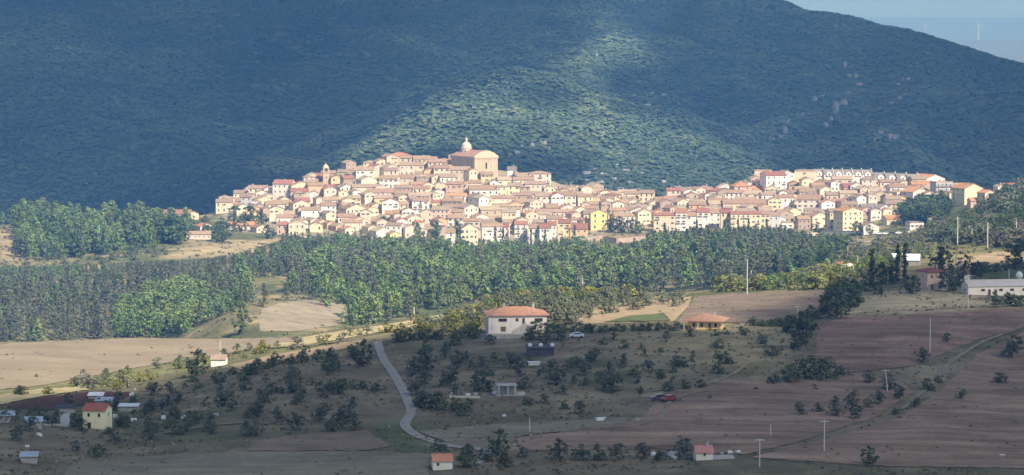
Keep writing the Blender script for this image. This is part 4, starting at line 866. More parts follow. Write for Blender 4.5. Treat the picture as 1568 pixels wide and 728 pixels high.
m_tarp = mat('dark_sheet', (.06, .062, .07), noise=.3, scale=1); m_redroof = mat('red_tile', (.36, .13, .09), noise=.2, scale=1, wave=(1.6, 'X', .3, .2)); m_cream2 = mat('pale_render', (.80, .74, .48), noise=.06, scale=.7, stain=.12)
simple('farmhouse', 144, 657, 5.5, 5.5, 4.4, 'r', -10, m_cream2, m_redroof, 'pale yellow two-storey house with a red roof at the lower left', 'house', wins=[(-1.3, 3.3, .6, .8), (1.3, 3.3, .6, .8)], doors=[(-1.2, .9, 1.5)], dmax=760, side=[(0, 3.2, .6, .8)])
simple('shed', 1530, 453, 21, 8, 3.2, 'r', 9, MW['W'], mat('grey_sheet', (.46, .43, .40), noise=.12, scale=.6, wave=(.5, 'X', 0, .15)), 'long white farm shed with grey roof by the right edge', 'shed', wins=[(-5.6, 1.9, 1.3, .8), (.6, 1.9, 1.3, .8), (4.4, 1.9, 1.3, .8), (8.6, 1.9, 1.3, .8)], doors=[(-3.4, .9, 2.1), (-1.2, .9, 2.1)], rise=1.5, dmin=850, dmax=1100, side=[(0, 1.7, 1.6, .8)])
X, Y, Z = ground(1562, 438, 850, 1150); r_ = empty('dish_aerial', (X, Y+2, Z)); piece(r_, 'dish', m_sheet, lambda b: b.lathe([(0.05, 2.2), (.9, 2.3), (1.3, 3.1), (1.1, 4.1), (.5, 4.7), (.05, 4.8)], 10)); piece(r_, 'stand', m_iron, lambda b: b.tube((0, 0, -1), (0, 0, 2.3), .15, .12)); tag(r_, 'white rounded tank standing behind the long white shed', 'tank')
simple('farmhouse', 1434, 444, 6.8, 7.5, 5.9, 'h', 16, MW['P'], MR['D'], 'pink two-storey house with red roof half hidden by dark trees', 'house', wins=[(-1.8, 4.5, .7, 1.0), (1.6, 4.3, 1.3, 1.2), (1.6, 1.6, .8, 1.2)], doors=[(-1.6, .9, 1.9)], chim=1, dmin=880, dmax=1200, side=[(0, 4.4, .8, 1)])
simple('outbuilding', 1470, 430, 7, 5, 2.4, 'r', 5, MW['W'], MR['D'], 'low white outbuilding with reddish roof right of the pink house', 'outbuilding', wins=[(1, 1.3, .8, .8)], dmin=900, dmax=1200)
simple('barn', 1386, 408, 11, 9, 2.4, 'r', -12, m_block, mat('white_roofing', (.82, .82, .82), noise=.05, scale=1, rough=.5), 'open barn with a plain bright white roof on the right slope', 'barn', rise=1.9, dmin=1050, dmax=1400)
simple('cottage', 1298, 419, 5.6, 5, 3.8, 'g', 16, MW['W'], MR['O'], 'small white house with an orange roof in the green hollow', 'house', wins=[(-1.2, 2.4, .6, .8), (1.2, 2.4, .6, .8)], dmin=1050, dmax=1400)
simple('hut', 334, 561, 4.3, 3.4, 2.0, 'r', -6, MW['W'], MR['L'], 'little white hut with tiled roof on the sunny edge at left', 'hut', rise=.9, dmax=950)
simple('cottage', 678, 720, 4.1, 4, 1.9, 'r', 6, MW['W'], mat('orange_tile', (.60, .27, .16), noise=.2, scale=1.5, wave=(2, 'X', .3, .25)), 'small house with an orange tiled roof at the bottom edge beside the road', 'cottage', rise=.9, wins=[(-1, 1.2, .5, .6)], dmax=680)
simple('cottage', 1079, 705, 3.7, 3.2, 1.7, 'r', 8, MW['W'], mat('pink_tile', (.46, .22, .20), noise=.2, scale=1.5), 'tiny white cottage with pinkish roof and chimney at the bottom edge', 'cottage', rise=1.0, wins=[(0, 1.2, .5, .6)], chim=1, dmax=680)
simple('shed', 52, 657, 3.8, 3.4, 1.7, 's', 10, m_block, m_blue, 'low shed with pale blue sheet roof left of the yellow house', 'shed', rise=.6, dmax=760)
simple('shed', 8, 648, 4.2, 3.4, 1.7, 's', 8, m_block, m_blue, 'shed with blue sheet roof cut by the left edge', 'shed', rise=.6, dmax=760)
simple('shed', 44, 710, 3.4, 3, 1.5, 's', 5, m_block, m_blue, 'tiny blue-roofed shed at the bottom left', 'shed', rise=.5, dmax=680)
simple('shed', 146, 612, 3.6, 3, 1.0, 's', 0, m_block, m_sheet, 'low shed with whitish sheet roof above the yellow house', 'shed', rise=.4, dmax=850)
simple('shed', 158, 622, 4.0, 3, 1.3, 's', -6, m_block, m_blue, 'bluish low shed just above the red-roofed yellow house', 'shed', rise=.5, dmax=850)
simple('shed', 196, 631, 4.8, 2.4, 1.4, 's', -4, m_block, m_sheet, 'long narrow white-roofed shed right of the red-roofed yellow house', 'shed', rise=.3, dmax=850)
simple('shed', 100, 632, 4.2, 2.6, 1.2, 's', 8, m_block, m_tarp, 'dark-roofed lean-to above the pale yard left of the yellow house', 'lean-to', rise=.4, dmax=850)
simple('barn', 828, 546, 7.4, 5, 2.2, 's', 4, m_tarp, m_tarp, 'dark open barn with white tanks along its roof', 'barn', rise=.5, dmax=900)
X, Y, Z = ground(828, 546, 500, 900)
for i, dx in enumerate((-3.0, 0.0, 3.2)):
    r_ = empty('water_tank', (X+dx, Y+2.5, Z+2.3)); piece(r_, 'tank', m_sheet, lambda b: b.lathe([(.05, 0), (.55, .05), (.6, .6), (.45, 1.0), (.1, 1.1)], 8)); piece(r_, 'lid', m_iron, lambda b: b.lathe([(.18, 1.08), (.18, 1.2)], 6)); tag(r_, ['white tank at the left end of the dark barn roof', 'white tank in the middle of the dark barn roof', 'white tank at the right end of the dark barn roof'][i], 'tank', 'tanks on the dark barn')
simple('outbuilding', 818, 560, 3, 1.6, .7, 'f', 4, MW['W'], m_sheet, 'low white trough in front of the dark open barn', 'trough', dmax=900)
# concrete shelter
X, Y, Z = ground(776, 607, 560, 800); root = empty('concrete_shelter', (X, Y+2, Z), R(8))
piece(root, 'roof_slab', m_conc, lambda b: b.box(-2.7, 2.4, -1.8, 1.8, 2.5, 2.8)); piece(root, 'back_wall', m_block, lambda b: b.box(-2.3, 2.1, 1.5, 1.7, -1, 2.48))
for x in (-2.2, .1, 2.0):
    for y in (-1.5, 1.3): piece(root, 'column', m_conc, lambda b, x=x, y=y: b.box(x-.15, x+.15, y-.15, y+.15, -1, 2.5))
piece(root, 'floor_slab', m_conc, lambda b: b.box(-2.9, 2.9, -2.2, 1.9, -1.2, .1)); piece(root, 'low_wall', m_conc, lambda b: b.box(2.4, 4.4, -1.9, -1.7, -1.2, 1.0))
tag(root, 'unfinished open concrete shelter on columns among dark bushes', 'shelter')
# pale yard and small clutter
def slab(name, pts, m, label, cat, thick=.5, dmax=900):
    P = [ground(x, y, 500, dmax) for x, y in pts]; c = [sum(p[i] for p in P)/len(P) for i in range(3)]; zt = max(p[2] for p in P)-c[2]+.25
    b = MB(); b.add([(p[0]-c[0], p[1]-c[1], p[2]-c[2]+.3) for p in P]+[(p[0]-c[0], p[1]-c[1], p[2]-c[2]-thick) for p in P], [tuple(range(len(P))), tuple(range(len(P), 2*len(P)))[::-1]]+[((k+1) % len(P), k, len(P)+k, len(P)+(k+1) % len(P)) for k in range(len(P))])
    o = b.build(name, m); o.location = c; tag(o, label, cat); return o
slab('concrete_yard', [(80,652),(106,654),(107,634),(92,636)], m_conc, 'pale concrete yard between the sheds left of the yellow house', 'yard')
slab('concrete_yard', [(66,652),(78,653),(80,640),(68,640)], m_block, 'small grey yard beside the blue-roofed shed', 'yard')
slab('stone_slab', [(1070,705),(1125,703),(1122,699),(1070,700)], m_conc, 'thin pale paved strip beside the tiny cottage', 'paving')
random.seed(5)
CL = [(205,645,'white'),(176,640,'white'),(60,668,'white'),(42,685,'white'),(250,642,'white'),(283,641,'white'),(330,638,'grey'),(690,606,'white'),(702,605,'white'),(716,606,'white'),(728,607,'grey'),(758,604,'white'),(806,594,'grey'),(813,668,'grey'),(925,642,'white'),(918,645,'white'),(1105,697,'grey'),(1118,695,'white'),(1130,694,'white'),(1000,698,'white'),(1028,698,'white'),(1033,703,'white'),(1036,695,'grey'),(985,690,'grey'),(772,638,'white'),(206,598,'grey'),(202,606,'white'),(1535,700,'grey'),(975,645,'grey'),(1490,438,'grey')]
CLN = {}
for i, (x, y, c) in enumerate(CL):
    X, Y, Z = ground(x, y, 500, 1000); s = random.uniform(.32, .68); kind_ = i % 3
    root = empty(['storage_crate', 'water_tank', 'beehive'][kind_], (X, Y, Z), random.uniform(-.5, .5)); mm = m_sheet if c == 'white' else m_block
    if kind_ == 0: piece(root, 'box', mm, lambda b: b.box(-s*1.3, s*1.3, -s, s, -.3, s*1.1)); piece(root, 'lid', m_sheet, lambda b: b.box(-s*1.36, s*1.36, -s*1.06, s*1.06, s*1.1, s*1.2))
    elif kind_ == 1: piece(root, 'tank', mm, lambda b: b.lathe([(.05, -.3), (s*.9, -.3), (s*.95, s), (s*.7, s*1.4), (.1, s*1.5)], 9)); piece(root, 'lid', m_iron, lambda b: b.lathe([(s*.3, s*1.42), (s*.3, s*1.62)], 7))
    else: piece(root, 'box', mm, lambda b: b.box(-s, s, -s*.8, s*.8, -.2, s*.9)); piece(root, 'roof', m_sheet, lambda b: b.prism([(-s*1.15, s*.9), (s*1.15, s*.9), (0, s*1.3)], 'y', -s*.9, s*.9))
    nm = ['crate', 'water tank', 'box with a pitched lid'][kind_]
    want(root, ('white ' if c == 'white' else 'pale grey ')+nm, ['crate', 'tank', 'box'][kind_], 'farm clutter', x, y)
# low walls
def wall_line(name, pts, h, t, m, label, cat='wall', dmin=500, dmax=2200, cap=None, down=1.5):
    P = [ground(x, y, dmin, dmax) for x, y in pts]; b = MB(); cb = MB()
    for a, c in zip(P[:-1], P[1:]):
        n_ = max(1, int(math.dist(a[:2], c[:2])/6))
        for k in range(n_):
            p = [a[i]+(c[i]-a[i])*k/n_ for i in range(3)]; q_ = [a[i]+(c[i]-a[i])*(k+1)/n_ for i in range(3)]
            d = Vector((q_[0]-p[0], q_[1]-p[1])); d.normalize(); nn = Vector((-d.y, d.x))*t/2
            for bb, z0, z1, e in ((b, -down, h, 1), (cb, h, h+.18, 1.3)):
                bb.add([(p[0]+nn.x*e*s1, p[1]+nn.y*e*s1, p[2]+zz) for s1 in (1, -1) for zz in (z0, z1)]+[(q_[0]+nn.x*e*s1, q_[1]+nn.y*e*s1, q_[2]+zz) for s1 in (1, -1) for zz in (z0, z1)],
                       [(0, 1, 3, 2), (4, 6, 7, 5), (0, 4, 5, 1), (2, 3, 7, 6), (1, 5, 7, 3), (0, 2, 6, 4)])
    r = empty(name, (0, 0, 0)); c0 = P[0]; r.location = c0
    for bb, nme, mm in ((b, 'stonework', m), (cb, 'coping', cap or m_conc)):
        o = bb.build(nme, mm, r); o.location = (-c0[0], -c0[1], -c0[2])
    tag(r, label, cat); return r
wall_line('garden_wall', [(688,609),(735,610)], .35, .3, MW['W'], 'low white wall among dark bushes left of the concrete shelter', dmax=800)
wall_line('garden_wall', [(735,517),(760,520),(800,518)], .9, .3, m_conc, 'pale garden wall in front of the white farmhouse', dmax=950)
wall_line('retaining_wall', [(925,371),(945,373),(968,371),(990,369)], 3.4, 1.2, mat('pink_stone', (.42, .33, .26), noise=.2, scale=.6, stain=.25), 'stone retaining wall with a reddish parapet under the town trees', dmin=1850, dmax=2010, cap=mat('red_parapet', (.42, .20, .15), noise=.2, scale=1), down=4)
wall_line('retaining_wall', [(890,372),(905,370),(922,368)], 3.0, 1.2, MATS['pink_stone'], 'low brown retaining wall left of the stone retaining wall', dmin=1850, dmax=2010, down=4)
wall_line('retaining_wall', [(1258,358),(1310,358)], 1.6, .8, m_conc, 'grey wall along the road below the cream flats', dmin=1800, dmax=2010, down=4)
# road bridge
X, Y, Z = ground(1220, 367, 1750, 1960); root = empty('road_bridge', (X, Y, Z), R(3)); q = 2.25
piece(root, 'deck', m_conc, lambda b: b.box(-14, 14, -3, 3, 2.3, 3.1)); piece(root, 'parapet', MW['K'], lambda b: b.box(-14, 14, -3.2, -2.98, 2.4, 4.0)); piece(root, 'parapet', MW['K'], lambda b: b.box(-14, 14, 2.98, 3.2, 2.4, 4.0))
for x in (-9, 3, 11): piece(root, 'pier', m_conc, lambda b, x=x: b.box(x-.6, x+.6, -2, 2, -9, 2.3))
tag(root, 'pale concrete road bridge on piers below the right half of town', 'bridge')
# cars
m_rub = mat('tyre', (.03, .03, .03), noise=.2, scale=3); m_glass = mat('car_glass', (.04, .05, .06), rough=.15, spec=.6)
def car(px, py, m, label, rot, dmin=500, dmax=2100, group=None):
    X, Y, Z = ground(px, py, dmin, dmax); r = empty('parked_car', (X, Y, Z+.2), R(rot))
    pr = [(-2.1, .35), (-2.1, .8), (-1.9, .95), (-1.2, 1.02), (-.7, 1.48), (.9, 1.5), (1.5, 1.05), (2.1, .95), (2.15, .35)]
    piece(r, 'body', m, lambda b: b.prism(pr, 'y', -.82, .82)); piece(r, 'glass', m_glass, lambda b: b.prism([(-1.05, 1.02), (-.66, 1.42), (.86, 1.43), (1.3, 1.06)], 'y', -.84, .84))
    for x in (-1.35, 1.35):
        for y in (-.82, .82): piece(r, 'wheel', m_rub, lambda b, x=x, y=y: b.tube((x, y-.1, .32), (x, y+.1, .32), .33, .33, 10))
    for y in (-.6, .6): piece(r, 'headlight', m_sheet, lambda b, y=y: b.box(-2.13, -2.09, y-.15, y+.15, .68, .82))
    tag(r, label, 'car', group)
m_carr = mat('red_paint', (.20, .035, .03), noise=.03, rough=.3, spec=.5); m_carw = mat('white_paint', (.75, .76, .78), noise=.03, rough=.3, spec=.5); m_carg = mat('grey_paint', (.07, .075, .085), noise=.03, rough=.3, spec=.5)
car(1024, 616, m_carr, 'red car standing alone at the edge of the brown field', 40, dmax=900); car(1009, 614, m_carg, 'dark car parked left of the red car', 15, dmax=900)
car(883, 518, mat('bluish_paint', (.45, .55, .66), noise=.03, rough=.3, spec=.5), 'pale blue car parked right of the white farmhouse', 5, dmax=950)
for x, y, m, l in [(1346,360,m_carw,'white car leftmost in the row of cars under the town end'), (1356,360,m_carw,'white car second from the left in the row of cars under the town end'), (1366,359,m_carg,'grey car in the row of cars under the town end'), (1376,359,m_carw,'white car right of the grey car in the row under the town end'), (1388,358,m_carw,'white car rightmost in the row under the town end'), (1004,369,m_carw,'white car by the stone retaining wall')]: car(x, y, m, l, random.uniform(-15, 15), dmin=1600, dmax=2000, group='cars parked below town')
# poles
m_pole = mat('pole_concrete', (.46, .44, .41), noise=.1, scale=2); 
def pole(px, py, top, T=True, dmin=500, dmax=2000, lean=0, label=None):
    X, Y, Z = ground(px, py, dmin, dmax); h = (py-top)*Y/FPX; r = empty('utility_pole', (X, Y, Z), random.uniform(-.3, .3)); r.rotation_euler[1] = R(lean); k = max(.12, Y*.00016)
    piece(r, 'pole', m_pole, lambda b: b.tube((0, 0, -1), (0, 0, h), k*1.5, k, 7))
    if T:
        piece(r, 'crossarm', m_pole, lambda b: b.box(-1.1, 1.1, -.08, .08, h-.5, h-.3))
        for x in (-1, 0, 1): piece(r, 'insulator', m_iron, lambda b, x=x: b.tube((x, 0, h-.3), (x, 0, h), .06, .05, 5))
    want(r, 'tall concrete utility pole' if h > 7 else 'concrete utility pole', 'utility pole', 'utility poles across the slopes', px, (py+top)/2)
for a in [(1466,378,332,0),(1512,382,340,0),(1556,374,338,0),(1488,373,350,0),(1144,452,397,0),(1150,440,414,0),(892,458,425,0),(1424,541,486,0),(1482,473,420,1),(1221,494,468,1),(337,548,522,0),(634,492,470,0),(1313,414,393,0),(811,662,640,0),(1298,396,378,0),(120,603,590,0),(1545,428,412,0),(1464,414,384,0)]: pole(a[0], a[1], a[2], bool(a[3]))
pole(1359, 601, 565, True, lean=-6); pole(1262, 692, 642, True); pole(1163, 716, 671, True); pole(1180, 668, 650, False)
# wind turbines on the far ridge
def turbine(px, py, dmin, h, lab):
    X, Y, Z = ground(px, py, dmin, 30000); r = empty('wind_turbine', (X, Y, Z)); piece(r, 'tower', m_sheet, lambda b: b.tube((0, 0, -5), (0, 0, h), 3.2, 2.0, 8)); piece(r, 'nacelle', m_sheet, lambda b: b.box(-2, 2, -6, 4, h, h+4))
    a0 = random.uniform(0, 2)
    for k in range(3): a = a0+k*2*PI/3; piece(r, 'blade', m_sheet, lambda b, a=a: b.tube((0, -6.5, h+2), (math.cos(a)*h*.5, -6.5, h+2+math.sin(a)*h*.5), 1.8, .5, 5))
    tag(r, lab, 'wind turbine', 'wind turbines on the far ridge')
turbine(1417, 61, 14000, 75, 'left one of two tiny wind turbines on the hazy far ridge'); turbine(1498, 62, 14000, 85, 'right one of two tiny wind turbines on the hazy far ridge')
# ================================================================ TREES
random.seed(23)
BARE = [[(397,508),(400,474),(440,462),(500,459),(530,470),(547,486),(510,500),(450,508)], [(395,425),(440,428),(445,460),(400,470),(380,460)], [(250,392),(300,372),(420,365),(395,384),(330,400)], [(290,505),(360,480),(395,460),(395,520),(290,520)]]
REG = [  # polygon, spacing m, kinds with weights, height range, (dmin,dmax), keep
 ([(22,345),(70,345),(130,350),(260,352),(290,362),(262,378),(150,392),(60,402),(25,398)], 8.0, [('pine_mid', 4), ('pine_bright', 4), ('broad', 2)], (12, 20), (1600, 2060), .8),
 ([(200,345),(335,345),(430,340),(430,352),(330,368),(262,372),(215,360)], 8.0, [('pine_mid', 3), ('broad_dark', 3), ('broad', 2)], (6, 9), (1750, 2060), .55),
 ([(-80,430),(0,424),(60,408),(140,402),(240,396),(330,392),(400,372),(470,362),(520,366),(520,395),(480,420),(440,428),(395,425),(360,450),(330,475),(290,450),(230,450),(180,480),(175,523),(-80,530)], 6.6, [('pine_dark', 6), ('pine_grey', 4), ('pine_mid', 1)], (7, 13.5), (1250, 1990), .9),
 ([(180,480),(230,450),(290,450),(330,462),(300,500),(290,518),(176,520)], 6.8, [('pine_yellow', 5), ('pine_bright', 5)], (8, 13), (1250, 1900), .97),
 ([(300,460),(400,425),(480,420),(520,470),(500,460),(440,462),(400,474),(395,520),(290,520)], 8.0, [('pine_dark', 3), ('pine_mid', 3), ('pine_grey', 2)], (9, 13), (1250, 1800), .55),
 ([(480,420),(520,380),(560,368),(700,378),(860,374),(930,374),(1000,380),(1060,378),(1080,420),(1060,446),(1000,446),(850,452),(760,460),(700,470),(600,494),(520,503),(540,486),(525,468),(490,456)], 9.0, [('pine_bright', 5), ('pine_mid', 5), ('pine_yellow', 1), ('pine_dark', 3), ('pine_grey', 1)], (8, 17), (1200, 1990), .84),
 ([(990,352),(1080,350),(1180,352),(1240,362),(1250,400),(1200,428),(1120,440),(1070,446),(1080,410),(1030,385),(990,378)], 6.8, [('pine_dark', 6), ('pine_grey', 3), ('pine_mid', 2), ('cypress', 1)], (10, 15), (1200, 1990), .97),
 ([(660,374),(740,377),(860,376),(990,372),(995,384),(660,386)], 8.0, [('pine_dark', 3), ('cypress', 2), ('pine_mid', 3)], (8, 14), (1800, 1990), .6),
 ([(1195,368),(1290,362),(1300,385),(1260,410),(1200,430)], 7.5, [('pine_mid', 2), ('broad', 3), ('broad_dark', 3)], (6, 11), (1300, 1960), .8),
 ([(1375,336),(1400,322),(1440,318),(1452,330),(1440,346),(1390,346)], 6.0, [('broad', 3), ('broad_dark', 3)], (9, 13), (1650, 2100), .95),
 ([(1420,350),(1480,345),(1568,310),(1700,290),(1700,380),(1568,385),(1500,378),(1425,372)], 7.5, [('broad_dark', 3), ('broad', 3), ('olive', 4), ('bush_grey', 2)], (5, 9), (1250, 1950), .72),
 ([(1500,330),(1545,296),(1568,285),(1700,270),(1700,330),(1568,340)], 7.0, [('broad_dark', 4), ('olive', 3), ('bush_grey', 3)], (5, 9), (1500, 2000), .85),
 ([(1060,440),(1130,430),(1250,412),(1300,405),(1380,400),(1380,415),(1290,440),(1230,446),(1080,448)], 7.5, [('pine_yellow', 3), ('olive', 4), ('bush_yellow', 2), ('broad', 2)], (3.5, 6.5), (1000, 1350), .7),
 ([(1250,400),(1300,372),(1420,358),(1480,372),(1440,395),(1300,405)], 9.0, [('olive', 4), ('bush_grey', 4), ('broad', 2), ('bush_yellow', 2)], (2.5, 5.5), (1200, 1900), .6),
 ([(700,468),(740,458),(850,452),(1000,446),(1050,450),(960,462),(880,474),(740,478)], 6.8, [('olive', 6), ('bush_yellow', 1), ('broad', 1)], (4, 5.6), (930, 1150), .85),
 ([(856,478),(900,472),(1000,464),(1048,462),(1040,470),(960,478),(880,492)], 7.5, [('olive', 6)], (3.4, 4.6), (880, 1100), .95),
 ([(840,476),(870,472),(875,498),(845,500)], 5.5, [('olive', 4), ('bush_grey', 2)], (4, 6), (800, 1100), .9),
 ([(0,404),(60,404),(180,392),(300,375),(300,385),(200,402),(100,410),(0,424)], 8, [('bush_grey', 5), ('bush', 3)], (2.5, 4.5), (1500, 2000), .6),
 ([(0,610),(140,578),(240,562),(330,547),(430,528),(530,512),(600,505),(600,515),(480,532),(330,560),(190,596),(0,612)], 6.0, [('bush_grey', 4), ('bush_yellow', 3), ('olive', 2), ('broad', 1)], (1.8, 3.8), (700, 1080), .6),
 ([(640,494),(740,482),(742,512),(600,516)], 6.0, [('bush_yellow', 4), ('olive', 3), ('bush', 2)], (2.5, 4.8), (800, 1080), .6),
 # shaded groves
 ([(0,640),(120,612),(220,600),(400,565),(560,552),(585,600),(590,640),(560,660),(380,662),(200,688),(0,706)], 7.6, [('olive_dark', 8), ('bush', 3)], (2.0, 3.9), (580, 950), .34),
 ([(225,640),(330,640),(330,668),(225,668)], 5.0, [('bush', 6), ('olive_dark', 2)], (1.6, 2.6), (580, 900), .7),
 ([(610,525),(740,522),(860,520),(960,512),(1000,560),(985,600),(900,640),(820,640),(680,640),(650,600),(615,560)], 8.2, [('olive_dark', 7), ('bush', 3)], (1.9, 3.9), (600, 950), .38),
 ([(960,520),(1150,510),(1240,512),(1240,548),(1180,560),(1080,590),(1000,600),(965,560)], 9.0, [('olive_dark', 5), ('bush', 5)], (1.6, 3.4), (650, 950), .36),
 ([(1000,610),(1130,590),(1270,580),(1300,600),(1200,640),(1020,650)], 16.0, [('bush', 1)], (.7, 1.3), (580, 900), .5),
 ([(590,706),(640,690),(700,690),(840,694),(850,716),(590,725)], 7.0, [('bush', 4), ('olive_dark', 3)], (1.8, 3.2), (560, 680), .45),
]
cands = []
for ri_, (poly, sp, kinds, hr, (d0, d1), keep_) in enumerate(REG):
    C_ = [ground(x, y, d0, d1) for x, y in poly]
    x0, x1 = min(c[0] for c in C_)-15, max(c[0] for c in C_)+15; y0, y1 = max(d0, min(c[1] for c in C_)-15), min(d1, max(c[1] for c in C_)+15)
    ks = [k for k, _ in kinds]; ws = [w for _, w in kinds]
    for yy in np.arange(y0, y1, sp):
        for xx in np.arange(x0, x1, sp):
            X, Y = xx+random.uniform(-.45, .45)*sp, yy+random.uniform(-.45, .45)*sp
            Z = float(zat(X, Y)); px, py = project(X, Y, Z)
            if not bool(poly_in(px, py, poly)): continue
            cl = float(vnoise(X/22, Y/22, 91)); cl2 = float(vnoise(X/35+9, Y/35, 95))
            if random.random() > keep_*(1.25 if cl > .45 else .8): continue
            if any(poly_in(px, py, b) for b in BARE) and Y > 1150: continue
            if Y < 1150 and any(poly_in(px, py+3, b) for b in FIELDS[:9]+FIELDS[9:14]) and (880, 1100) != (d0, d1) and sp != 16.0: continue
            if abs(px-np.interp(py, [524,560,600,632,650,664,686,706], [578,596,618,630,620,632,700,738])) < 12 and Y < 900 and py < 668: continue
            if sp != 16.0 and any(abs(X-ox) < a_+1.0 and abs(Y-oy) < b_+2.5 for ox, oy, a_, b_ in OCC): continue
            h = random.uniform(*hr)
            if Y > 1550 and 395 < px < 1340:
                top_ = np.interp(px, [395,430,480,520,560,600,650,700,760,820,870,900,960,985,1000,1050,1150,1200,1240,1300,1340], [362,364,357,358,362,368,361,370,371,374,366,369,376,366,355,353,350,352,363,363,352]) + random.uniform(-8, 8)
                h = min(h, (py-top_)*Y/FPX)
                if h < 4: continue
            if ri_ == 2 and px < 430:
                h = min(h, (py - np.interp(px, [0, 130, 230, 300, 360, 430], [408, 404, 398, 396, 388, 368]))*Y/FPX)
                if h < 3: continue
            if not visible(X, Y, Z+h*.7): continue
            k = ks[int(min(.999, max(0, cl2*1.3-.15+random.uniform(-.25, .25)))*len(ks))] if len(ks) > 2 and random.random() < .45 else random.choices(ks, ws)[0]
            cands.append((k, X, Y, Z, h, float(px), float(py), h*FPX/Y))
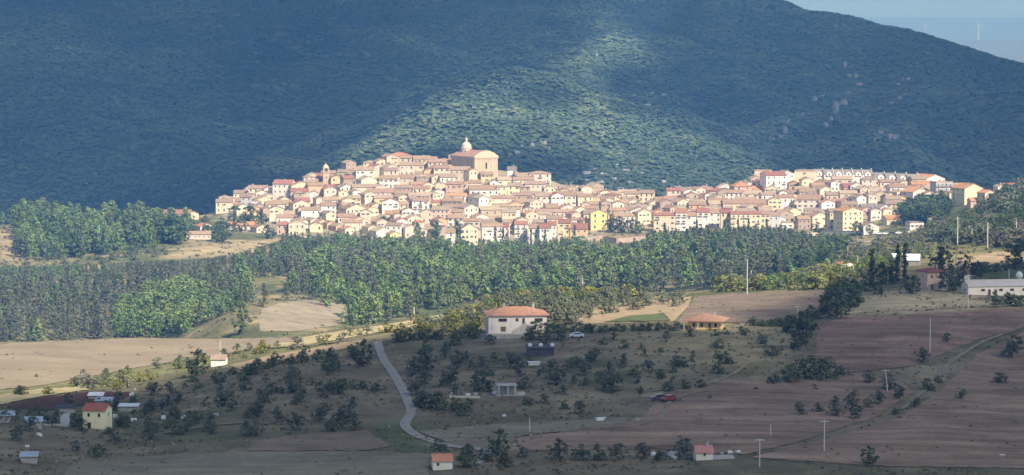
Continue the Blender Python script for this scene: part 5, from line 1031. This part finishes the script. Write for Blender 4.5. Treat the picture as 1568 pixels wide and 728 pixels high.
HAND = [ # px, base row, width px, kind
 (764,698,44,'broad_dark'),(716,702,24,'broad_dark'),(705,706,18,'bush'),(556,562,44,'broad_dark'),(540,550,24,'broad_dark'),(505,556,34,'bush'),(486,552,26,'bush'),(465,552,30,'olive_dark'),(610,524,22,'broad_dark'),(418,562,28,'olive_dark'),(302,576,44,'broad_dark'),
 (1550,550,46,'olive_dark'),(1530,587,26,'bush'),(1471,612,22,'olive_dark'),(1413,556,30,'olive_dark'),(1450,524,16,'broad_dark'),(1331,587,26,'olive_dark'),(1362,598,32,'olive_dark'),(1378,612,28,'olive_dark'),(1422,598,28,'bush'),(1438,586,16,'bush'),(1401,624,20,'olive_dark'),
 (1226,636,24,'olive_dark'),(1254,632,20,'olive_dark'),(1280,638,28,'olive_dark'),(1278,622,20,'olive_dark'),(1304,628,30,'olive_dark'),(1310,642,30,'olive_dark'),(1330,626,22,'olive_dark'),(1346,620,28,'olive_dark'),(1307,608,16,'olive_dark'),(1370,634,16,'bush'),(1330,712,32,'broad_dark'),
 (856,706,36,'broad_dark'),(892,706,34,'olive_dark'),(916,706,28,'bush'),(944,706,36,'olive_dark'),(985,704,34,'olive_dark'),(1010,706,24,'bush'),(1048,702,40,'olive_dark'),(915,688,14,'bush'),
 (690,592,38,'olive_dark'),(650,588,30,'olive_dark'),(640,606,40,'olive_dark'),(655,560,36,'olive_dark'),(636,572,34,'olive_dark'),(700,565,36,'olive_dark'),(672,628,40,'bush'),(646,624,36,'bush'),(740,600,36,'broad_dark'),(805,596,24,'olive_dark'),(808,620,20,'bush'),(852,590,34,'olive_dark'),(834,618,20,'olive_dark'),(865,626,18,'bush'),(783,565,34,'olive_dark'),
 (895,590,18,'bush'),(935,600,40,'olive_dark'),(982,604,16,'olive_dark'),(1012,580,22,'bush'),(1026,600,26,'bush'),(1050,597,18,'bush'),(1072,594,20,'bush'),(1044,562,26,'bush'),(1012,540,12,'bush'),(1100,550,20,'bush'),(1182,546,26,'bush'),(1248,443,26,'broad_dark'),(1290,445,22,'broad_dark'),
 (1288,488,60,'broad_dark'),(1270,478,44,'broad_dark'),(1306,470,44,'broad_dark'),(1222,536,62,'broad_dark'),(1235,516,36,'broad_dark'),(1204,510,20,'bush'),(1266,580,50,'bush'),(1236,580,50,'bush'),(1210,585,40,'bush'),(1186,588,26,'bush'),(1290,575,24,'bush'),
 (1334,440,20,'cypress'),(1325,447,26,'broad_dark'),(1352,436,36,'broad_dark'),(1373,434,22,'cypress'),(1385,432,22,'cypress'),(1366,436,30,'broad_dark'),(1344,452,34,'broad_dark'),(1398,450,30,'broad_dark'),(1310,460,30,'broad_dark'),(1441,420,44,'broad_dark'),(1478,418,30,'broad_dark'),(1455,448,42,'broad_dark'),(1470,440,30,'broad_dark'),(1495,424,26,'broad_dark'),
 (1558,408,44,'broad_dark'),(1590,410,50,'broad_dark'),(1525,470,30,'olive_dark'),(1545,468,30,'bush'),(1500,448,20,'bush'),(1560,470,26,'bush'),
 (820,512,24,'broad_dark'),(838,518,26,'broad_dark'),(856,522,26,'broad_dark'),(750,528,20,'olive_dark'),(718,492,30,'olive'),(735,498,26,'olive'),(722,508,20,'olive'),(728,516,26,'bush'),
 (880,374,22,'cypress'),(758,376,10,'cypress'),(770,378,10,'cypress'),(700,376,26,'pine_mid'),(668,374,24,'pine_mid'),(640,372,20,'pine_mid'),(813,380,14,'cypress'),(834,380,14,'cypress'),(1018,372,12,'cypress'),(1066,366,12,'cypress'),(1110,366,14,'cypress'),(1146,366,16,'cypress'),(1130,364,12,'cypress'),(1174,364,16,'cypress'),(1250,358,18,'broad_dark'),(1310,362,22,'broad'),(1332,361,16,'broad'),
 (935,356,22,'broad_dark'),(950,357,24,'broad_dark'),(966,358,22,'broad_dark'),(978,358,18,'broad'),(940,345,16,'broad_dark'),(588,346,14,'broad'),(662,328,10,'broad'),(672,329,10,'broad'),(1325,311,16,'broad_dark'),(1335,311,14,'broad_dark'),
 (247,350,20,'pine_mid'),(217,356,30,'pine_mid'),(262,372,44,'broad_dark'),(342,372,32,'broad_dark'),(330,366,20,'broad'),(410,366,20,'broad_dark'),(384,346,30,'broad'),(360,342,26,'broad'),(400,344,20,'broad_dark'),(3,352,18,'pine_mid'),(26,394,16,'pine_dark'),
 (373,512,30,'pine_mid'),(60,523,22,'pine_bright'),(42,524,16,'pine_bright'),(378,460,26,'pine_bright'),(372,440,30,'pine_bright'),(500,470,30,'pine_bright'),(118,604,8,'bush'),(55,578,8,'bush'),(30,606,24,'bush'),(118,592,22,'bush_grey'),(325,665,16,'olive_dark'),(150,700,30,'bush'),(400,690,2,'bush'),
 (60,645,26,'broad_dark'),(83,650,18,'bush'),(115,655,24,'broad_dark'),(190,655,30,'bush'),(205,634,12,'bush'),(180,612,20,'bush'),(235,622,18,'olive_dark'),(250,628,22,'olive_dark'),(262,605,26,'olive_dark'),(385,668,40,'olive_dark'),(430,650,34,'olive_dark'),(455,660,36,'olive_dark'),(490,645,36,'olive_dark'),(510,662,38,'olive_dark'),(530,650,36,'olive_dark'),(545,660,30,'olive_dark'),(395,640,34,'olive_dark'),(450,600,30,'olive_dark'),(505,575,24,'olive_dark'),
]
def hedge(pts, step, w, k='bush'):
    for (x0, y0), (x1, y1) in zip(pts[:-1], pts[1:]):
        n_ = max(1, int(math.hypot(x1-x0, y1-y0)/step))
        for i in range(n_): f = i/n_; HAND.append((x0+(x1-x0)*f+random.uniform(-2, 2), y0+(y1-y0)*f+random.uniform(-1.5, 1.5), w*random.uniform(.75, 1.3), k))
hedge([(615,524),(660,520),(740,518)], 14, 22, 'bush'); hedge([(850,510),(930,508),(1045,505)], 12, 20, 'bush'); hedge([(1155,500),(1215,500)], 12, 20, 'bush'); hedge([(360,575),(430,560),(480,556)], 16, 20, 'bush'); hedge([(1495,420),(1568,412),(1600,410)], 14, 22, 'bush')
hedge([(490,600),(540,596),(590,598)], 14, 24, 'bush'); hedge([(400,604),(480,602)], 16, 20, 'bush'); hedge([(1085,505),(1090,506)], 10, 10); hedge([(1230,494),(1300,470),(1330,455)], 14, 26, 'bush')
WREF = {'pine': 6.4, 'darkpine': 4.6, 'cypress': 3.6, 'broad': 7.6, 'olive': 4.8, 'bush': 4.4}
for x, y, wpx, k in HAND:
    far_ = k in ('cypress', 'pine_mid', 'pine_bright', 'broad') or y < 400
    X, Y, Z = ground(x, y, 1150 if (y < 395 or (far_ and y < 530 and x < 520)) else 480, 2250 if y < 395 else 1900)
    kind, c, nm = FOL[k]; Hn = {'pine': 11, 'darkpine': 11, 'cypress': 12, 'broad': 9, 'olive': 4.6, 'bush': 3}[kind]
    h = wpx*Y/FPX/WREF[kind]*Hn
    if kind == 'cypress': h = min(h, 14)
    w = 1.0
    if kind == 'olive': h *= .85
    if kind == 'broad' and y > 400: h *= .82; w = 1.2
    if y < 400: h *= .9
    cands.append((k, X, Y, Z, h, x, y, 1e4+h))
LIM = {}
cands.sort(key=lambda c: -c[7])
for k, X, Y, Z, h, px, py, sz in cands:
    nm = FOL[k][2]; LIM[nm] = LIM.get(nm, 0)+1
    if LIM[nm] <= 298: tree(k, X, Y, Z, h, px, py, wide=random.uniform(.95, 1.15))
    else: stuff_tree(k, X, Y, Z, h, 1.05)
print('trees', LIM)
flush_stuff(lambda k: {'pine': 'pine_wood', 'darkpine': 'conifer_wood', 'cypress': 'cypress_wood', 'broad': 'leafy_wood', 'olive': 'olive_grove', 'bush': 'scrub'}[FOL[k][0]])
# low scrub and dry tufts nobody could count
def tufts(name, n, region, hr, m, seed, cols):
    g = np.random.default_rng(seed); V = []; T = []; C = []; nb = 0; made = 0
    while made < n:
        X, Y = region(g); Z = float(zat(X, Y)); px, py = project(X, Y, Z); made += 1
        if not (-60 < px < 1640 and py < 760): continue
        if any(poly_in(px, py, b) for b in FIELDS) and g.uniform() < .80: continue
        if vnoise(X/18, Y/18, 61) < .38: continue
        if not visible(X, Y, Z): continue
        s = g.uniform(*hr); c = cols[g.integers(len(cols))]; t = g.uniform(.75, 1.25)
        for j in range(7):
            a = g.uniform(0, 2*PI); r = s*g.uniform(.1, .9); p = np.array([X+math.cos(a)*r, Y+math.sin(a)*r, Z]); d = g.normal(size=3); d[2] = abs(d[2])*.5+.4; d = d/np.linalg.norm(d); u = np.cross(d, g.normal(size=3)); u /= np.linalg.norm(u)
            p = p + np.array([0, 0, s*g.uniform(.1, .6)]); q = s*g.uniform(.3, .6); w_ = np.cross(d, u)
            V.append(np.array([p+u*q, p+w_*q*.8, p-u*q, p-w_*q*.7-np.array([0, 0, s*.2])])); T.append(np.array([[0, 1, 2], [0, 2, 3]])+nb); nb += 4; C.append(np.tile(np.array(c)*t, (4, 1)))
    tag(link(bpy.data.objects.new(name, tri_mesh(name, np.concatenate(V), np.concatenate(T), m, np.concatenate(C)))), kind='stuff')
m_tuft = mat('tuft', (1, 1, 1), attr='Col', noise=.2, scale=.7, transl=.2, spec=.05, rough=1)
tufts('dry_grass', 9000, lambda g: (lambda Y: (g.uniform(-.19, .19)*Y, Y))(math.exp(g.uniform(math.log(590), math.log(1080)))), (.3, .75), m_tuft, 3, [(.22, .19, .11), (.17, .15, .09), (.10, .11, .055), (.26, .23, .15)])
tufts('low_scrub', 6500, lambda g: (lambda Y: (g.uniform(-.19, .2)*Y, Y))(g.uniform(1180, 1960)), (.7, 1.7), m_tuft, 4, [(.16, .17, .09), (.10, .12, .06), (.22, .20, .13), (.13, .14, .10)])
# ---------------------------------------------------------------- the mountain's forest and crags
def canopy():
    g = np.random.default_rng(77); V = []; T = []; C = []; nb = 0; n_ = 0
    N0 = 134000; Yr = np.sqrt(g.uniform(2560.**2, 4330.**2, N0)); Xs_ = [np.column_stack([g.uniform(-.185, .20, N0)*Yr, Yr])]
    P = np.concatenate(Xs_); Z = zat(P[:, 0], P[:, 1]); px, py = project(P[:, 0], P[:, 1], Z)
    t = np.linspace(.55, .992, 40); vis = np.ones(len(P), bool)
    for tt in t: vis &= CAMZ+(Z+9-CAMZ)*tt > zat(P[:, 0]*tt, P[:, 1]*tt)-1
    top = (np.abs(P[:, 1]) > 0) & (py > -115)
    rocky = np.zeros(len(P))
    for poly in ([(890,262),(1000,250),(1060,275),(1050,300),(900,300)], [(960,130),(1060,150),(1060,172),(950,165)], [(1180,150),(1310,90),(1400,110),(1420,230),(1180,225)], [(770,225),(850,215),(850,245),(770,250)]): rocky = np.maximum(rocky, poly_in(px, py, poly)*1.0)
    keep_ = vis & top & (g.uniform(size=len(P)) > .10 + .25*rocky + .25*(vnoise(P[:, 0]/40, P[:, 1]/40, 8) > .72))
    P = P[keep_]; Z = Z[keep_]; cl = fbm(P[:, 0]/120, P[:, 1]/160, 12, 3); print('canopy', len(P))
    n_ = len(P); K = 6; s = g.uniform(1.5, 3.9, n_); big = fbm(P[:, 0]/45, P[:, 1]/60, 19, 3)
    s = s*(.75+.6*big); tone = (.45+1.2*cl)*(.72+.6*big)*(.35+1.3*fbm(P[:, 0]/300, P[:, 1]/380, 29, 3))*1.12*g.uniform(.94, 1.06, n_); c0 = np.array([.056, .082, .058])[None]*tone[:, None]  # tree-to-tree tone, plus broad noise painted in for shading of the folds
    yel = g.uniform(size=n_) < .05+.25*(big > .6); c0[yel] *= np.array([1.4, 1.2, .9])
    d = g.normal(size=(n_, K, 3)); d[..., 2] = np.abs(d[..., 2])*.8+.15; d /= np.linalg.norm(d, axis=-1, keepdims=True)
    ctr = np.stack([P[:, 0], P[:, 1], Z+s*.15], -1)[:, None] + d*s[:, None, None]*np.array([.95, .95, .75])*g.uniform(.6, 1.0, (n_, K, 1))
    nrm = d*.5 + np.array([0, -.15, .9]) + g.normal(size=d.shape)*.12; nrm /= np.linalg.norm(nrm, axis=-1, keepdims=True)
    u = np.cross(nrm, g.normal(size=d.shape)); u /= np.linalg.norm(u, axis=-1, keepdims=True); w = np.cross(nrm, u); q = (s[:, None, None]*g.uniform(.5, .9, (n_, K, 1)))
    VV = np.stack([ctr+u*q, ctr+w*q*.8, ctr-u*q*.9, ctr-w*q], 2).reshape(-1, 3)
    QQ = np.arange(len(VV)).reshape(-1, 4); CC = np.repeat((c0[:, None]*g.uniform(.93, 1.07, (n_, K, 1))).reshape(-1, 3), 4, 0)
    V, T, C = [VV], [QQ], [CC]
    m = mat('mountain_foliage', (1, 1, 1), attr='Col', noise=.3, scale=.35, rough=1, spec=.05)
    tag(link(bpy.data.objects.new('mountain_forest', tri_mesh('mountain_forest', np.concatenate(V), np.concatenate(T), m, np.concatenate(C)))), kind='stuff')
canopy()
m_rock = mat('limestone', (.25, .26, .27), noise=.3, scale=.12, bump=1.5, bscale=.3, spec=.1, rough=1)
def rock(px, py, w, h, name='rock_outcrop', dmin=2500, dmax=4400, rd=None):
    X, Y, Z = ground(px, py, dmin, dmax); q = Y/FPX; W_, H_ = w*q/2, h*q; r = empty(name, (X, Y, Z)); n_ = 3
    for k in range(n_):
        v = IV*(1+rd.uniform(-.35, .35, (12, 1)))*np.array([W_*rd.uniform(.4, .65), W_*rd.uniform(.35, .5), H_*rd.uniform(.45, .75)])+np.array([W_*rd.uniform(-.6, .6), rd.uniform(-.5, .5)*W_, H_*.25])
        # split each face once for a craggy surface
        mid_ = {}; V2 = [p for p in v]; F2 = []
        def md_(a, b):
            kk = (min(a, b), max(a, b))
            if kk not in mid_: mid_[kk] = len(V2); V2.append((v[a]+v[b])/2*(1)+rd.uniform(-.12, .12, 3)*W_)
            return mid_[kk]
        for a, b, c in IF: ab, bc, ca = md_(a, b), md_(b, c), md_(c, a); F2 += [(a, ab, ca), (b, bc, ab), (c, ca, bc), (ab, bc, ca)]
        o = bpy.data.objects.new('boulder', tri_mesh('boulder', np.array(V2), np.array(F2), m_rock)); link(o, r)
    want(r, 'tall pale crag' if h > w else 'pale rock outcrop', 'rock', 'crags on the mountainside', px, py); return r
rd_ = np.random.default_rng(5)
for x, y, w, h in [(897,268,16,9),(944,254,10,6),(1022,268,12,7),(1035,288,14,8),(905,292,16,7),(978,292,14,6),(815,226,14,8),(840,230,12,6),(1290,163,20,12),(1268,196,18,10),(1360,214,16,10),(1204,190,12,9),(1312,122,14,9),(1294,104,6,13),(1268,104,8,4),(1300,120,7,8),(1318,134,12,9),(1299,147,9,8),(1278,172,16,18),(1272,186,10,8),(1246,158,12,10),(1260,150,8,5),(1199,205,14,13),(1182,218,10,10),(1195,212,8,6),(1387,124,12,6),(1376,132,8,5),(1378,153,10,6),(1365,160,7,5),(1349,209,12,12),(1372,214,12,8),(1340,217,8,5),(915,90,8,8),(996,146,12,7),(1014,150,12,6),(970,150,8,6),(990,163,14,4),(1040,162,10,4),(1008,172,8,6),
                   (793,236,12,7),(800,228,8,6),(832,222,12,7),(828,232,8,4),(912,262,10,6),(925,268,12,6),(940,276,12,7),(958,262,14,6),(972,258,10,5),(985,268,12,6),(1000,272,14,5),(1012,280,12,6),(965,282,12,6),(918,282,10,8),(900,278,10,7),(950,290,10,6),(930,288,10,6),(1050,186,8,5),(1105,170,8,4),(1160,195,7,5),(1228,178,8,6),(1330,170,7,5),(1330,190,8,5)]:
    if 880 < x < 1055 and y > 245: w, h = w*1.15, h*.6
    rock(x, y, w, h, rd=rd_)
# bare cut banks below the dark wood
for i, (x, y, w, h) in enumerate([(340,440,22,9),(352,485,20,10),(300,498,22,12),(160,512,20,8),(352,465,14,10),(405,440,16,8)]):
    pass
resolve()
